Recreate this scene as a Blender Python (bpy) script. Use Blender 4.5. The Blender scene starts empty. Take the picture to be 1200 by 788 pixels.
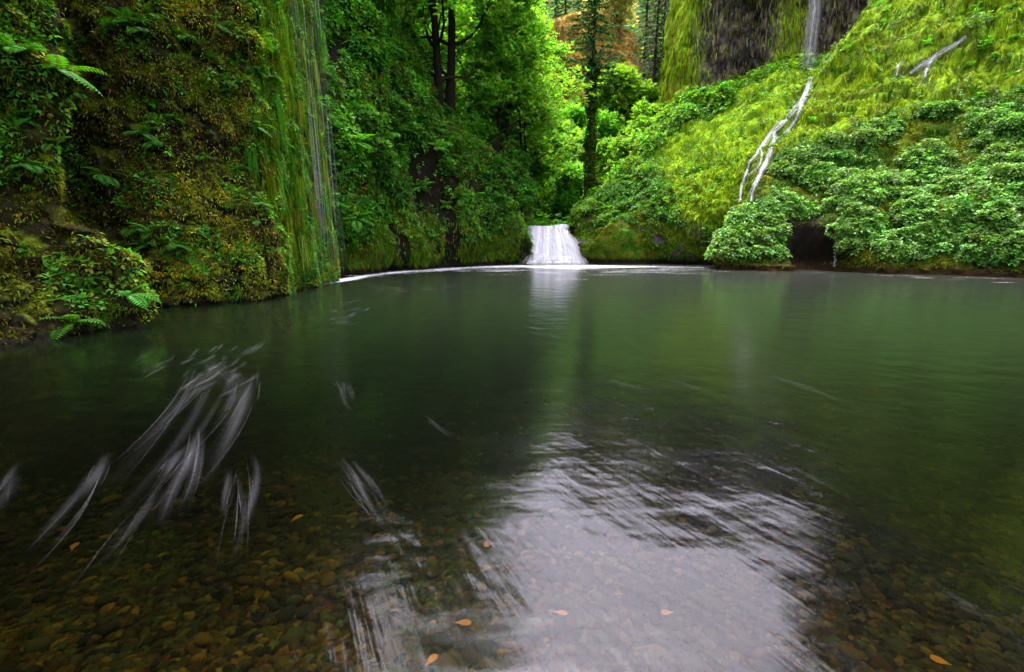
import bpy, math, random
import numpy as np
from mathutils import Vector, Matrix
from mathutils.bvhtree import BVHTree

random.seed(5)
rng = np.random.default_rng(11)
sc = bpy.context.scene
COL = sc.collection

# ------------------------------------------------------------------ camera geometry
CAM_H, FOC, TILT = 1.6, 567.0, math.radians(11.3)
CT, ST = math.cos(TILT), math.sin(TILT)

def ray(px, py):
    u, v = (px - 600.0) / FOC, (394.0 - py) / FOC
    return np.array([u, CT + v * ST, -ST + v * CT])

def W(px, py, Y):
    d = ray(px, py)
    s = Y / d[1]
    return [d[0] * s, Y, CAM_H + d[2] * s]

def G(px, py, z=0.0):
    d = ray(px, py)
    s = (z - CAM_H) / d[2]
    return [d[0] * s, d[1] * s, z]

# ------------------------------------------------------------------ numpy noise
def _hash(ix, iy, iz, seed):
    h = (ix * 374761393 + iy * 668265263 + iz * 2147483647 + seed * 974634777) & 0xFFFFFFFF
    h = ((h ^ (h >> 13)) * 1274126177) & 0xFFFFFFFF
    h = ((h ^ (h >> 16)) * 2246822519) & 0xFFFFFFFF
    return (h ^ (h >> 15)) & 0xFFFFFFFF

_GR = np.array([[1,1,0],[-1,1,0],[1,-1,0],[-1,-1,0],[1,0,1],[-1,0,1],[1,0,-1],[-1,0,-1],
                [0,1,1],[0,-1,1],[0,1,-1],[0,-1,-1],[1,1,0],[-1,1,0],[0,-1,1],[0,-1,-1]], float)

def perlin(P, seed=0):
    P = np.asarray(P, float)
    sh = P.shape[:-1]
    P = P.reshape(-1, 3)
    I = np.floor(P).astype(np.int64)
    F = P - I
    U = F * F * F * (F * (F * 6 - 15) + 10)
    out = np.zeros(len(P))
    for dx in (0, 1):
        wx = U[:, 0] if dx else 1 - U[:, 0]
        for dy in (0, 1):
            wy = U[:, 1] if dy else 1 - U[:, 1]
            for dz in (0, 1):
                wz = U[:, 2] if dz else 1 - U[:, 2]
                g = _GR[_hash(I[:, 0] + dx, I[:, 1] + dy, I[:, 2] + dz, seed) & 15]
                d = g[:, 0] * (F[:, 0] - dx) + g[:, 1] * (F[:, 1] - dy) + g[:, 2] * (F[:, 2] - dz)
                out += wx * wy * wz * d
    return out.reshape(sh)

def fbm(P, scale, octv=4, seed=0, gain=0.5, stretch=(1, 1, 1)):
    P = np.asarray(P, float) * (np.array(stretch) / scale)
    a, s, o = 1.0, 0.0, 0.0
    for k in range(octv):
        o = o + a * perlin(P * (2.03 ** k) + 17.3 * k, seed + k)
        s += a
        a *= gain
    return o / s * 1.6

def billow(P, scale, octv=3, seed=0, stretch=(1, 1, 1)):
    P = np.asarray(P, float) * (np.array(stretch) / scale)
    a, s, o = 1.0, 0.0, 0.0
    for k in range(octv):
        o = o + a * np.sqrt(np.abs(perlin(P * (2.1 ** k) + 9.1 * k, seed + k)) + 1e-4)
        s += a
        a *= 0.5
    return o / s

def smooth(a, b, x):
    t = np.clip((x - a) / (b - a), 0, 1)
    return t * t * (3 - 2 * t)

def lerp3(a, b, t):
    t = np.asarray(t)[..., None]
    return np.asarray(a) * (1 - t) + np.asarray(b) * t

def nrm(v):
    return v / np.maximum(np.linalg.norm(v, axis=-1, keepdims=True), 1e-9)

# ------------------------------------------------------------------ mesh helpers
def np_mesh(name, V, quads, col=None, smooth_shade=True, uv=None):
    V = np.ascontiguousarray(np.asarray(V, np.float32).reshape(-1, 3))
    F = np.ascontiguousarray(np.asarray(quads, np.int32))
    k = F.shape[1]
    me = bpy.data.meshes.new(name)
    me.vertices.add(len(V)); me.vertices.foreach_set('co', V.ravel())
    me.loops.add(F.size); me.loops.foreach_set('vertex_index', F.ravel())
    me.polygons.add(len(F)); me.polygons.foreach_set('loop_start', np.arange(0, F.size, k, dtype=np.int32))
    me.update(calc_edges=True)
    me.polygons.foreach_set('use_smooth', np.full(len(F), smooth_shade))
    if col is not None:
        col = np.asarray(col, np.float32).reshape(-1, 3)
        c4 = np.ones((len(V), 4), np.float32); c4[:, :3] = np.clip(col, 0, 1)
        at = me.color_attributes.new('Col', 'FLOAT_COLOR', 'POINT')
        at.data.foreach_set('color', c4.ravel())
    if uv is not None:
        ul = me.uv_layers.new(name='UVMap')
        ul.data.foreach_set('uv', np.asarray(uv, np.float32)[F.ravel()].ravel())
    me.validate()
    return me

def link(name, me, mat=None, parent=None):
    o = bpy.data.objects.new(name, me)
    COL.objects.link(o)
    if mat is not None and me is not None and not me.materials:
        me.materials.append(mat)
    if parent is not None:
        o.parent = parent
    return o

def empty(name, loc):
    o = bpy.data.objects.new(name, None)
    o.empty_display_size = 0.2
    COL.objects.link(o)
    o.location = loc
    return o

def tag(o, label, cat, group=None):
    o['label'] = label; o['category'] = cat
    if group: o['group'] = group
    return o

def kind(o, k, label=None):
    o['kind'] = k
    if label: o['label'] = label
    return o

def copy_tree(o):
    c = o.copy(); COL.objects.link(c)
    for ch in list(o.children):
        d = ch.copy(); COL.objects.link(d); d.parent = c
    return c

def grid_faces(nv, nu, off=0):
    a = np.arange(nv * nu).reshape(nv, nu) + off
    return np.stack([a[:-1, :-1], a[:-1, 1:], a[1:, 1:], a[1:, :-1]], -1).reshape(-1, 4)

class Acc:
    """collects scattered quads with one colour per piece"""
    def __init__(s): s.V, s.F, s.C, s.n = [], [], [], 0
    def add(s, V, F, C):
        V = np.asarray(V, float).reshape(-1, 3)
        C = np.asarray(C, float)
        if C.ndim == 1: C = np.broadcast_to(C, (len(V), 3))
        s.V.append(V); s.F.append(np.asarray(F) + s.n); s.C.append(C); s.n += len(V)
    def scatter(s, tv, tf, P, X, Y, Z, S, C):
        """template tv placed at P with axes X Y Z, scale S (n,) or (n,3), colour C (n,3)"""
        n, k = len(P), len(tv)
        S = np.asarray(S, float)
        if S.ndim == 1: S = np.repeat(S[:, None], 3, 1)
        L = tv[None] * S[:, None, :]
        V = P[:, None] + L[..., 0:1] * X[:, None] + L[..., 1:2] * Y[:, None] + L[..., 2:3] * Z[:, None]
        F = tf[None] + (np.arange(n) * k)[:, None, None]
        s.add(V.reshape(-1, 3), F.reshape(-1, tf.shape[1]), np.repeat(C, k, 0))
    def mesh(s, name, smooth_shade=False):
        return np_mesh(name, np.concatenate(s.V), np.concatenate(s.F), np.concatenate(s.C), smooth_shade)

LEAF_V = np.array([[0, 0, 0], [.34, .45, .10], [0, 1, -.10], [-.34, .45, .10]], float)
LEAF_F = np.array([[0, 1, 2, 3]])
def _blade(n=3, droop=0.0, w=.5):
    V, F = [], []
    for i in range(n + 1):
        t = i / n
        ww = w * (1 - t) ** .7 + .02
        V += [[-ww, t, -droop * t * t], [ww, t, -droop * t * t]]
    for i in range(n):
        F.append([2 * i, 2 * i + 1, 2 * i + 3, 2 * i + 2])
    return np.array(V, float), np.array(F)
BLADE_V, BLADE_F = _blade(2, .25, .5)
STRAND_V, STRAND_F = _blade(3, -.08, .5)

def frames(D, U):
    """axes with Y along D and Z near U"""
    Y = nrm(D)
    X = nrm(np.cross(Y, U))
    Z = np.cross(X, Y)
    return X, Y, Z

def randv(n):
    return nrm(rng.normal(size=(n, 3)))

# ------------------------------------------------------------------ surfaces
def catmull(A, n, axis):
    A = np.moveaxis(np.asarray(A, float), axis, 0)
    m = len(A)
    t = np.linspace(0, m - 1, n)
    i = np.clip(t.astype(int), 0, m - 2)
    f = (t - i).reshape((-1,) + (1,) * (A.ndim - 1))
    p1, p2 = A[i], A[i + 1]
    p0 = np.where((i > 0).reshape(f.shape), A[np.maximum(i - 1, 0)], 2 * p1 - p2)
    p3 = np.where((i < m - 2).reshape(f.shape), A[np.minimum(i + 2, m - 1)], 2 * p2 - p1)
    o = p1 + .5 * f * (p2 - p0 + f * (2 * p0 - 5 * p1 + 4 * p2 - p3 + f * (3 * (p1 - p2) + p3 - p0)))
    return np.moveaxis(o, 0, axis)

class Patch:
    def __init__(s, ctrl, nv, nu, disp=None, look=(4, 14, 8)):
        V = catmull(catmull(np.asarray(ctrl, float), nv, 0), nu, 1)
        s.look = np.array(look, float)
        s.V = V; s._normals()
        if disp is not None:
            s.V = V + s.N * disp(V, s.N)[..., None]
            s._normals()
        s.nv, s.nu = nv, nu
        a = np.cross(s.V[1:, :-1] - s.V[:-1, :-1], s.V[:-1, 1:] - s.V[:-1, :-1])
        s.area = np.linalg.norm(a, axis=-1)
    def _normals(s):
        du = np.gradient(s.V, axis=1); dv = np.gradient(s.V, axis=0)
        N = nrm(np.cross(du, dv))
        if ((s.look - s.V) * N).sum(-1).mean() < 0:
            N = -N; s.flip = True
        else: s.flip = False
        s.N = N
    def faces(s):
        f = grid_faces(s.nv, s.nu)
        return f[:, ::-1] if s.flip else f
    def mesh(s, name, colf):
        return np_mesh(name, s.V, s.faces(), colf(s.V, s.N))
    def sample(s, n, dens=None):
        p = s.area.ravel()
        if dens is not None:
            c = .25 * (s.V[1:, 1:] + s.V[:-1, 1:] + s.V[1:, :-1] + s.V[:-1, :-1]).reshape(-1, 3)
            p = p * np.clip(dens(c, s.N[:-1, :-1].reshape(-1, 3)), 0, None)
        cdf = np.cumsum(p)
        k = np.searchsorted(cdf, rng.random(n) * cdf[-1])
        k = np.minimum(k, len(p) - 1)
        i, j = k // (s.nu - 1), k % (s.nu - 1)
        a, b = rng.random((n, 1)), rng.random((n, 1))
        f = lambda A: (1 - a) * ((1 - b) * A[i, j] + b * A[i, j + 1]) + a * ((1 - b) * A[i + 1, j] + b * A[i + 1, j + 1])
        return f(s.V), nrm(f(s.N))
    def bvh(s):
        return BVHTree.FromPolygons([Vector(v) for v in s.V.reshape(-1, 3)], [tuple(f) for f in s.faces()])

def in_px(P):
    """pixel position of world points (used only to tell what the photograph could see at all)"""
    q = P - np.array([0, 0, CAM_H])
    dep = q[..., 1] * CT - q[..., 2] * ST
    dep = np.where(dep > .1, dep, .1)
    return 600 + FOC * q[..., 0] / dep, 394 - FOC * (q[..., 1] * ST + q[..., 2] * CT) / dep, dep

# ------------------------------------------------------------------ materials
def new_mat(name):
    m = bpy.data.materials.new(name); m.use_nodes = True
    nt = m.node_tree; nt.nodes.clear()
    out = nt.nodes.new('ShaderNodeOutputMaterial')
    return m, nt, out

def N_(nt, t, **kw):
    n = nt.nodes.new(t)
    for k, v in kw.items(): setattr(n, k, v)
    return n

def ramp(nt, stops, fac=None):
    r = N_(nt, 'ShaderNodeValToRGB')
    el = r.color_ramp.elements
    while len(el) < len(stops): el.new(.5)
    for e, (p, c) in zip(el, stops):
        e.position = p; e.color = (*c, 1) if len(c) == 3 else c
    if fac is not None: nt.links.new(fac, r.inputs[0])
    return r

def mix_col(nt, mode, fac, a, b):
    m = N_(nt, 'ShaderNodeMix', data_type='RGBA', blend_type=mode)
    if isinstance(fac, (int, float)): m.inputs[0].default_value = fac
    else: nt.links.new(fac, m.inputs[0])
    for s, i in ((a, 6), (b, 7)):
        if isinstance(s, tuple): m.inputs[i].default_value = (*s, 1)
        else: nt.links.new(s, m.inputs[i])
    return m.outputs[2]

def noise(nt, scale, detail=4, rough=.55, vec=None):
    n = N_(nt, 'ShaderNodeTexNoise')
    n.inputs['Scale'].default_value = scale; n.inputs['Detail'].default_value = detail
    n.inputs['Roughness'].default_value = rough
    if vec is not None: nt.links.new(vec, n.inputs['Vector'])
    return n

def leaf_mat(name, trans=.35, rough=.5, spec=.14, vary=.25):
    m, nt, out = new_mat(name)
    at = N_(nt, 'ShaderNodeAttribute', attribute_name='Col')
    oi = N_(nt, 'ShaderNodeObjectInfo')
    hs = N_(nt, 'ShaderNodeHueSaturation')
    mr = N_(nt, 'ShaderNodeMapRange'); mr.inputs[3].default_value = 1 - vary; mr.inputs[4].default_value = 1 + vary
    nt.links.new(oi.outputs['Random'], mr.inputs[0]); nt.links.new(mr.outputs[0], hs.inputs['Value'])
    mh = N_(nt, 'ShaderNodeMapRange'); mh.inputs[3].default_value = .485; mh.inputs[4].default_value = .512
    nt.links.new(oi.outputs['Random'], mh.inputs[0]); nt.links.new(mh.outputs[0], hs.inputs['Hue'])
    nt.links.new(at.outputs['Color'], hs.inputs['Color'])
    p = N_(nt, 'ShaderNodeBsdfPrincipled')
    nt.links.new(hs.outputs[0], p.inputs['Base Color'])
    p.inputs['Roughness'].default_value = rough; p.inputs['Specular IOR Level'].default_value = spec
    t = N_(nt, 'ShaderNodeBsdfTranslucent')
    c2 = mix_col(nt, 'MULTIPLY', 1.0, hs.outputs[0], (1.5, 1.35, .55))
    nt.links.new(c2, t.inputs['Color'])
    ms = N_(nt, 'ShaderNodeMixShader'); ms.inputs[0].default_value = trans
    nt.links.new(p.outputs[0], ms.inputs[1]); nt.links.new(t.outputs[0], ms.inputs[2])
    nt.links.new(ms.outputs[0], out.inputs[0])
    return m

def ground_mat(name, bump=.5, scale=9, rough=.95, spec=.05):
    m, nt, out = new_mat(name)
    at = N_(nt, 'ShaderNodeAttribute', attribute_name='Col')
    tc = N_(nt, 'ShaderNodeTexCoord')
    n1 = noise(nt, scale, 6, .65, tc.outputs['Object'])
    n2 = noise(nt, scale * 6, 4, .6, tc.outputs['Object'])
    r1 = ramp(nt, [(.25, (.35, .35, .35)), (.5, (1, 1, 1)), (.75, (1.7, 1.6, 1.4))], n1.outputs[0])
    c = mix_col(nt, 'MULTIPLY', 1.0, at.outputs['Color'], r1.outputs[0])
    r2 = ramp(nt, [(.3, (.5, .5, .5)), (.7, (1.5, 1.5, 1.5))], n2.outputs[0])
    c = mix_col(nt, 'MULTIPLY', .8, c, r2.outputs[0])
    p = N_(nt, 'ShaderNodeBsdfPrincipled')
    nt.links.new(c, p.inputs['Base Color'])
    p.inputs['Roughness'].default_value = rough; p.inputs['Specular IOR Level'].default_value = spec
    add = N_(nt, 'ShaderNodeMath', operation='ADD')
    nt.links.new(n1.outputs[0], add.inputs[0]); nt.links.new(n2.outputs[0], add.inputs[1])
    b = N_(nt, 'ShaderNodeBump'); b.inputs['Strength'].default_value = bump; b.inputs['Distance'].default_value = .08
    nt.links.new(add.outputs[0], b.inputs['Height']); nt.links.new(b.outputs[0], p.inputs['Normal'])
    nt.links.new(p.outputs[0], out.inputs[0])
    return m

M_ROCK = ground_mat('mossy_rock', .7, 7)
M_SOIL = ground_mat('hill_soil', .6, 4)
M_LEAF = leaf_mat('green_leaf', .38)
M_MOSS = leaf_mat('moss_blade', .25, 1.0, .0, 0)
M_PLANT = leaf_mat('plant_leaf', .3, .5, .22, .2)
M_SPRING = leaf_mat('spring_leaf', .5)
M_NEEDLE = leaf_mat('conifer_needle', .25, .8, .04)
M_BARK = ground_mat('mossy_bark', .8, 6)
M_STONE = ground_mat('wet_stone', .35, 14, .9, 0.0)

# ------------------------------------------------------------------ palettes (albedo)
C_DARK = np.array([.008, .007, .004]); C_BROWN = np.array([.028, .018, .006]); C_OLIVE = np.array([.066, .092, .005])
C_ORANGE = np.array([.20, .105, .012]); C_GREEN = np.array([.035, .130, .007]); C_LIME = np.array([.15, .27, .006])
C_SPR = np.array([.085, .21, .008]); C_ROCK = np.array([.055, .048, .042]); C_DEEP = np.array([.018, .066, .005]); C_PALE = np.array([.095, .23, .032])

# ------------------------------------------------------------------ 1 the near cliff (dark, mossy) along the pool
base = [(-8.0, -14), (-8.2, -7), (-8.3, -1), (-8.05, 3.5), (-7.8, 6.6), (-7.4, 8.0), (-7.05, 9.15), (-8.9, 10.1), (-8.8, 11.2),
        (-7.5, 12.0), (-6.35, 13.2), (-6.5, 14.5), (-6.75, 16.9), (-6.95, 19.3), (-8.2, 21.3), (-10.5, 22.5)]
zs = [-1.0, 0, .7, 1.5, 2.5, 4, 6, 8.5, 11, 14, 18]
sb = [0, 0, .02, .15, .45, .55, .55, .6, .8, 1.3, 3.5]
B = np.array(base, float)
T = np.gradient(B, axis=0)
D = nrm(np.stack([-T[:, 1], T[:, 0]], -1)); D[D[:, 0] > .2] *= -1
D = nrm(D * .5 + np.array([-1, 0]))
ctrl = np.zeros((len(zs), len(B), 3))
for r, (z, o) in enumerate(zip(zs, sb)):
    for c in range(len(B)):
        k = o
        if c in (7, 8): k = o + (1.5 if z < 7 else .7)
        if c in (11, 12, 13): k = o * .35
        if c in (4, 5, 6) and z > 2: k = o + .35
        if c in (4, 5) and z > 5.5: k = o - .3
        ctrl[r, c] = (B[c, 0] + D[c, 0] * k, B[c, 1] + D[c, 1] * k, z)

def veil(P):  # the wet curtain on the end of the near cliff
    y = P[..., 1] + .9 * fbm(P, 1.6, 3, 13, .5, (1, 1, .35))
    return smooth(12.9, 15.3, y) * smooth(23, 20, P[..., 1])

def disp1(P, N):
    v = 1 - .75 * veil(P)
    return v * (.75 * fbm(P, 2.6, 3, 3) + .50 * (billow(P, 1.0, 2, 8) - .5) + .42 * (billow(P, .5, 2, 15) - .5) + .10 * (billow(P, .2, 1, 17) - .5)) \
        + (.42 * fbm(P, 1.0, 3, 5, .5, (1, 1, .22)) + .3 * (billow(P, .8, 2, 6, (1, 1, .4)) - .5)) * veil(P)

near = Patch(ctrl, 380, 860, disp1, (0, 10, 3))
def col1(P, N):
    a = fbm(P, 1.3, 4, 21); b = fbm(P, .5, 3, 33)
    c = lerp3(C_DARK, np.array([.020, .019, .005]), smooth(-.4, .3, a))
    c = lerp3(c, C_OLIVE, smooth(.0, .4, b) * smooth(-.2, .5, N[..., 2] + .3))
    c = lerp3(c, C_OLIVE * .8 + C_GREEN * .2, .6 * veil(P))
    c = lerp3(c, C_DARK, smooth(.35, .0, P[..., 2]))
    return c
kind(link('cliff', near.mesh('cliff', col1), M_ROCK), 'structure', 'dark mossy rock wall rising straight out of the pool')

# ------------------------------------------------------------------ 2 the cliff beside the waterfall
def from_profile(cols, prof, back=7, rise=2.5):
    R = len(prof) + 2
    ctrl = np.zeros((R, len(cols), 3))
    for c, (b, top) in enumerate(cols):
        b = np.array([b[0], b[1], 0.0]); t = np.array(top, float)
        ctrl[0, c] = b + [0, 0, -1.2]
        for r, (h, z) in enumerate(prof):
            ctrl[r + 1, c] = [b[0] + (t[0] - b[0]) * h, b[1] + (t[1] - b[1]) * h, t[2] * z]
        d = nrm((t - b) * [1, 1, 0] + 1e-6)
        ctrl[-1, c] = t + d * back + [0, 0, rise]
    return ctrl
cols2 = [((-11, 21.5), (-14, 24, 21)), ((-7.7, 21.8), W(395, -130, 27)), ((-5.8, 25.5), W(452, 15, 30)),
         ((-4, 28.4), W(510, 100, 33)), ((-1.8, 31.2), W(560, 148, 35.5)), ((.35, 33.4), W(602, 200, 36.5)),
         ((1.0, 35.0), W(611, 213, 39)), ((.8, 39), W(604, 222, 43))]
prof2 = [(0, 0), (.02, .12), (.06, .28), (.22, .45), (.55, .7), (1, 1)]
def groove(P): return fbm(P, 1.9, 3, 47, .5, (1, 1, .22))
def disp2(P, N):
    low = smooth(5, 1.5, P[..., 2])
    return .6 * groove(P) + .9 * fbm(P, 3.2, 3, 41) + .35 * (billow(P, 1.1, 3, 44) - .5) + low * .35 * fbm(P, .9, 3, 49, .5, (1, 1, .12))
mid = Patch(from_profile(cols2, prof2), 230, 420, disp2)
def col2(P, N):
    a = fbm(P, 1.2, 4, 61); lowm = smooth(3.5, .6, P[..., 2])
    c = lerp3(C_DEEP * .8, C_OLIVE * .7, smooth(-.3, .4, a))
    st = fbm(P, .7, 3, 66, .5, (1, 1, .1))
    c = lerp3(c, C_BROWN * .8, lowm * smooth(-.1, .3, st))
    c = lerp3(c, C_OLIVE * .9, lowm * smooth(.05, -.3, st))
    c = lerp3(c, C_DARK, smooth(-.05, -.3, groove(P)))  # shade of the recessed grooves painted into the colour
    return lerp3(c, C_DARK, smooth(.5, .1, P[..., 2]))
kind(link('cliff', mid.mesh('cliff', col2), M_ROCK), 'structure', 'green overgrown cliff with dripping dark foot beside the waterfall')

# ------------------------------------------------------------------ 3 the mound on the far side of the waterfall
cols3 = [((4.7, 39.5), W(672, 268, 43)), ((4.75, 36.6), W(678, 250, 40)), ((5.0, 34.4), W(700, 236, 39)), ((7.3, 33.6), W(742, 200, 42)),
         (G(764, 309)[:2], W(768, 160, 44)), (G(800, 310)[:2], W(806, 128, 45)), (G(828, 311)[:2], W(868, 98, 44)),
         ((12.9, 30.6), W(915, 84, 42)), ((14.4, 30.0), W(950, 82, 41)), ((18, 31), W(1000, 60, 42))]
prof3 = [(0, 0), (.01, .14), (.05, .28), (.2, .40), (.55, .66), (1, 1)]
def disp3(P, N):
    return .7 * fbm(P, 3.0, 3, 71) + .4 * (billow(P, 1.3, 3, 74) - .5) + .12 * fbm(P, .5, 2, 77)
mound = Patch(from_profile(cols3, prof3, 5, .5), 220, 360, disp3)
def col3(P, N):
    a = fbm(P, 1.5, 4, 81); b = fbm(P, 1.1, 3, 85)
    c = lerp3(C_DEEP, C_OLIVE, smooth(-.3, .3, a))
    c = lerp3(c, C_ROCK * .7, smooth(.15, .4, b) * smooth(4.5, 2.5, P[..., 2]))
    c = lerp3(c, C_LIME * .8, smooth(10.5, 12, P[..., 0]) * smooth(1.5, 4, P[..., 2]))
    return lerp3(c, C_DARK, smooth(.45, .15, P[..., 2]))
kind(link('hill', mound.mesh('hill', col3), M_ROCK), 'structure', 'overgrown mound beyond the pool next to the waterfall')

# ------------------------------------------------------------------ 4 the bright bank across the pool
def bank_col(b, rows):
    b = np.array([b[0], b[1], 0.0])
    r0 = np.array(rows[0])
    return [b + [0, 0, -1.2], b, b + (r0 - b) * [.12, .12, 0] + [0, 0, max(.7, r0[2] * .3)]] + [np.array(q, float) for q in rows]
bank_cols = [
    bank_col((13.0, 29.8), [W(874, 238, 30.4), W(905, 168, 33), W(952, 98, 36), W(1022, -5, 40), W(1060, -25, 47)]),
    bank_col((11.6, 27.8), [W(872, 240, 29.0), W(912, 168, 32), W(962, 95, 35.3), W(1026, -8, 39.5), W(1066, -35, 46)]),
    bank_col(G(836, 316)[:2], [W(872, 258, 28), W(925, 172, 31.5), W(975, 92, 35), W(1034, -12, 39), W(1075, -40, 46)]),
    bank_col(G(905, 318)[:2], [W(915, 265, 26.8), W(965, 180, 30.5), W(1010, 100, 33.5), W(1080, -30, 38), W(1120, -60, 45)]),
    bank_col(G(985, 319)[:2], [W(988, 262, 26), W(1020, 185, 29), W(1060, 100, 32), W(1130, -60, 37), W(1170, -90, 44)]),
    bank_col(G(1090, 322)[:2], [W(1090, 265, 24), W(1110, 185, 27), W(1135, 95, 30), W(1190, -100, 36), W(1220, -140, 43)]),
    bank_col(G(1205, 326)[:2], [W(1198, 265, 22), W(1208, 180, 25), W(1228, 80, 28), W(1270, -150, 34), W(1300, -190, 41)]),
    bank_col(G(1340, 333)[:2], [W(1325, 270, 20), W(1335, 175, 23), W(1350, 60, 26), W(1390, -220, 32), W(1420, -260, 38)]),
    bank_col((24, 9), [(25.5, 9.5, 3), (28, 10, 7), (31, 11, 12), (37, 12, 21), (44, 13, 24)]),
    bank_col((24, -3), [(25.5, -3, 3), (28, -3, 7), (31, -3, 12), (37, -3, 20), (44, -3, 23)]),
    bank_col((21, -14), [(23, -15, 3), (25, -16, 7), (28, -17, 12), (33, -19, 20), (38, -22, 23)]),
]
ctrl4 = np.array(bank_cols).transpose(1, 0, 2)
CAVE = np.array(G(962, 318.5)) + [0, 0, 1.0]
def disp4(P, N):
    d = .8 * fbm(P, 3.4, 3, 91) + .45 * (billow(P, 1.15, 3, 94) - .5) + .1 * fbm(P, .5, 2, 97) + .62 * (billow(P, .85, 2, 99, (1, 1, .5)) - .5) * smooth(5, 8, P[..., 2])
    e = (P - CAVE) / np.array([1.05, 2.2, 1.7])
    d = d * (1 - .6 * smooth(14, 22, P[..., 2])) - 2.6 * np.exp(-(e ** 2).sum(-1) ** 1.5)
    return d
bank = Patch(ctrl4, 250, 560, disp4, (5, 10, 12))
def mossy_top(P):   # share of hanging yellow moss (upper, wet part of the bank)
    x, y, z = P[..., 0], P[..., 1], P[..., 2]
    lim = 6.0 + .22 * (x - 14) + 1.6 * fbm(P, 4, 3, 101)
    return smooth(lim - .6, lim + 1.0, z)
def col4(P, N):
    a = fbm(P, 1.2, 4, 111)
    c = lerp3(C_DEEP, C_OLIVE, smooth(-.2, .4, a))
    c = lerp3(c, lerp3(C_LIME * .75, C_OLIVE, smooth(-.3, .3, fbm(P, 1.0, 3, 114))), mossy_top(P))
    c = lerp3(c, C_ROCK, smooth(.38, .5, fbm(P, 2.2, 3, 117)) * smooth(5, 3, P[..., 2]))
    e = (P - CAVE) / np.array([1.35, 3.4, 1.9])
    c = lerp3(c, C_DARK, np.clip(2.6 * np.exp(-(e ** 2).sum(-1)), 0, 1))  # the hollow's shade is painted into the bank colour
    return lerp3(c, C_BROWN, smooth(.6, .2, P[..., 2]))
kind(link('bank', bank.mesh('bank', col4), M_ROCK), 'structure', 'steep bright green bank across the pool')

# ------------------------------------------------------------------ 5 the tall overhanging cliff behind
pc = []
for py, dY in ((215, 0), (140, .5), (70, -.5), (5, -1.2), (-70, -2.0), (-110, 3)):
    k = (200 - py) / 200.0
    row = [(750 + 42 * k, 62), (755 + 40 * k, 53), (774 + 34 * k, 49.5), (815 + 22 * k, 48.5), (868 + 5 * k, 48.5), (895, 47), (935, 47.5),
           (985, 46), (1050, 46), (1130, 47), (1230, 48)]
    pc.append([W(px, py, Y + dY) for px, Y in row])
def disp5(P, N):
    return 1.0 * fbm(P, 4, 3, 121, .5, (1, 1, .5)) + 1.1 * (billow(P, 1.2, 3, 124, (1, 1, .35)) - .5)
back = Patch(np.array(pc), 200, 380, disp5)
def hang5(P):
    x, z = P[..., 0] / P[..., 1], P[..., 2]
    f = fbm(P, 5, 3, 131, .5, (1, 1, .25))
    return np.clip(smooth(.39, .33, x + .03 * f) + smooth(.05, .0, np.abs(x - .53 + .02 * f)) * .9, 0, 1)
def col5(P, N):
    a = fbm(P, .8, 4, 141, .75, (1, 1, .5))
    c = lerp3(C_ROCK * .6, np.array([.16, .145, .075]), smooth(-.25, .45, a))
    c = lerp3(c, lerp3(C_OLIVE, C_LIME * .9, smooth(-.3, .3, a)), hang5(P) * .9)
    x = P[..., 0] / P[..., 1]
    o = smooth(.04, .0, np.abs(x - .305)) * smooth(17, 13, P[..., 2])
    return lerp3(c, np.array([.26, .13, .03]), np.clip(o, 0, 1) * .8)
kind(link('cliff', back.mesh('cliff', col5), M_ROCK), 'structure', 'tall grey rock cliff with hanging moss behind the mound')

# ------------------------------------------------------------------ 6 wooded valley sides behind the waterfall
gx, gy = np.meshgrid(np.linspace(-60, 80, 260), np.linspace(37.5, 130, 200))
def hill_z(x, y):
    xc = 2.6 + (y - 37) * .06
    l = np.maximum(0, xc - 2.2 - x); r = np.maximum(0, x - xc - 2.6)
    f = np.maximum(0, y - 52)
    z = 2.5 + 13.5 * (1 - np.exp(-1.35 * l / 13.5)) * (1 + .012 * np.maximum(0, y - 40)) + .25 * np.maximum(0, l - 14) + .75 * r * smooth(43, 52, y) + .76 * f * (1 + .15 * np.sin(x * .11 + 1))
    P = np.stack([x, y, np.zeros_like(x)], -1)
    return np.minimum(z, 48 + 4 * fbm(P, 20, 2, 150)) + 1.6 * fbm(P, 8, 4, 151) * smooth(1, 4, l + r + f)
class HPatch(Patch):
    def __init__(s, V, look):
        s.V = V; s.look = np.array(look, float); s.nv, s.nu = V.shape[:2]; s._normals()
        s.area = np.linalg.norm(np.cross(V[1:, :-1] - V[:-1, :-1], V[:-1, 1:] - V[:-1, :-1]), axis=-1)
hill = HPatch(np.stack([gx, gy, hill_z(gx, gy)], -1), (0, 60, 300))
def col6(P, N):
    return lerp3(C_DEEP * .7, C_OLIVE * .6, smooth(-.3, .4, fbm(P, 3, 3, 161)))
kind(link('hill', hill.mesh('hill', col6), M_SOIL), 'structure', 'wooded valley side behind the waterfall')

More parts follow.
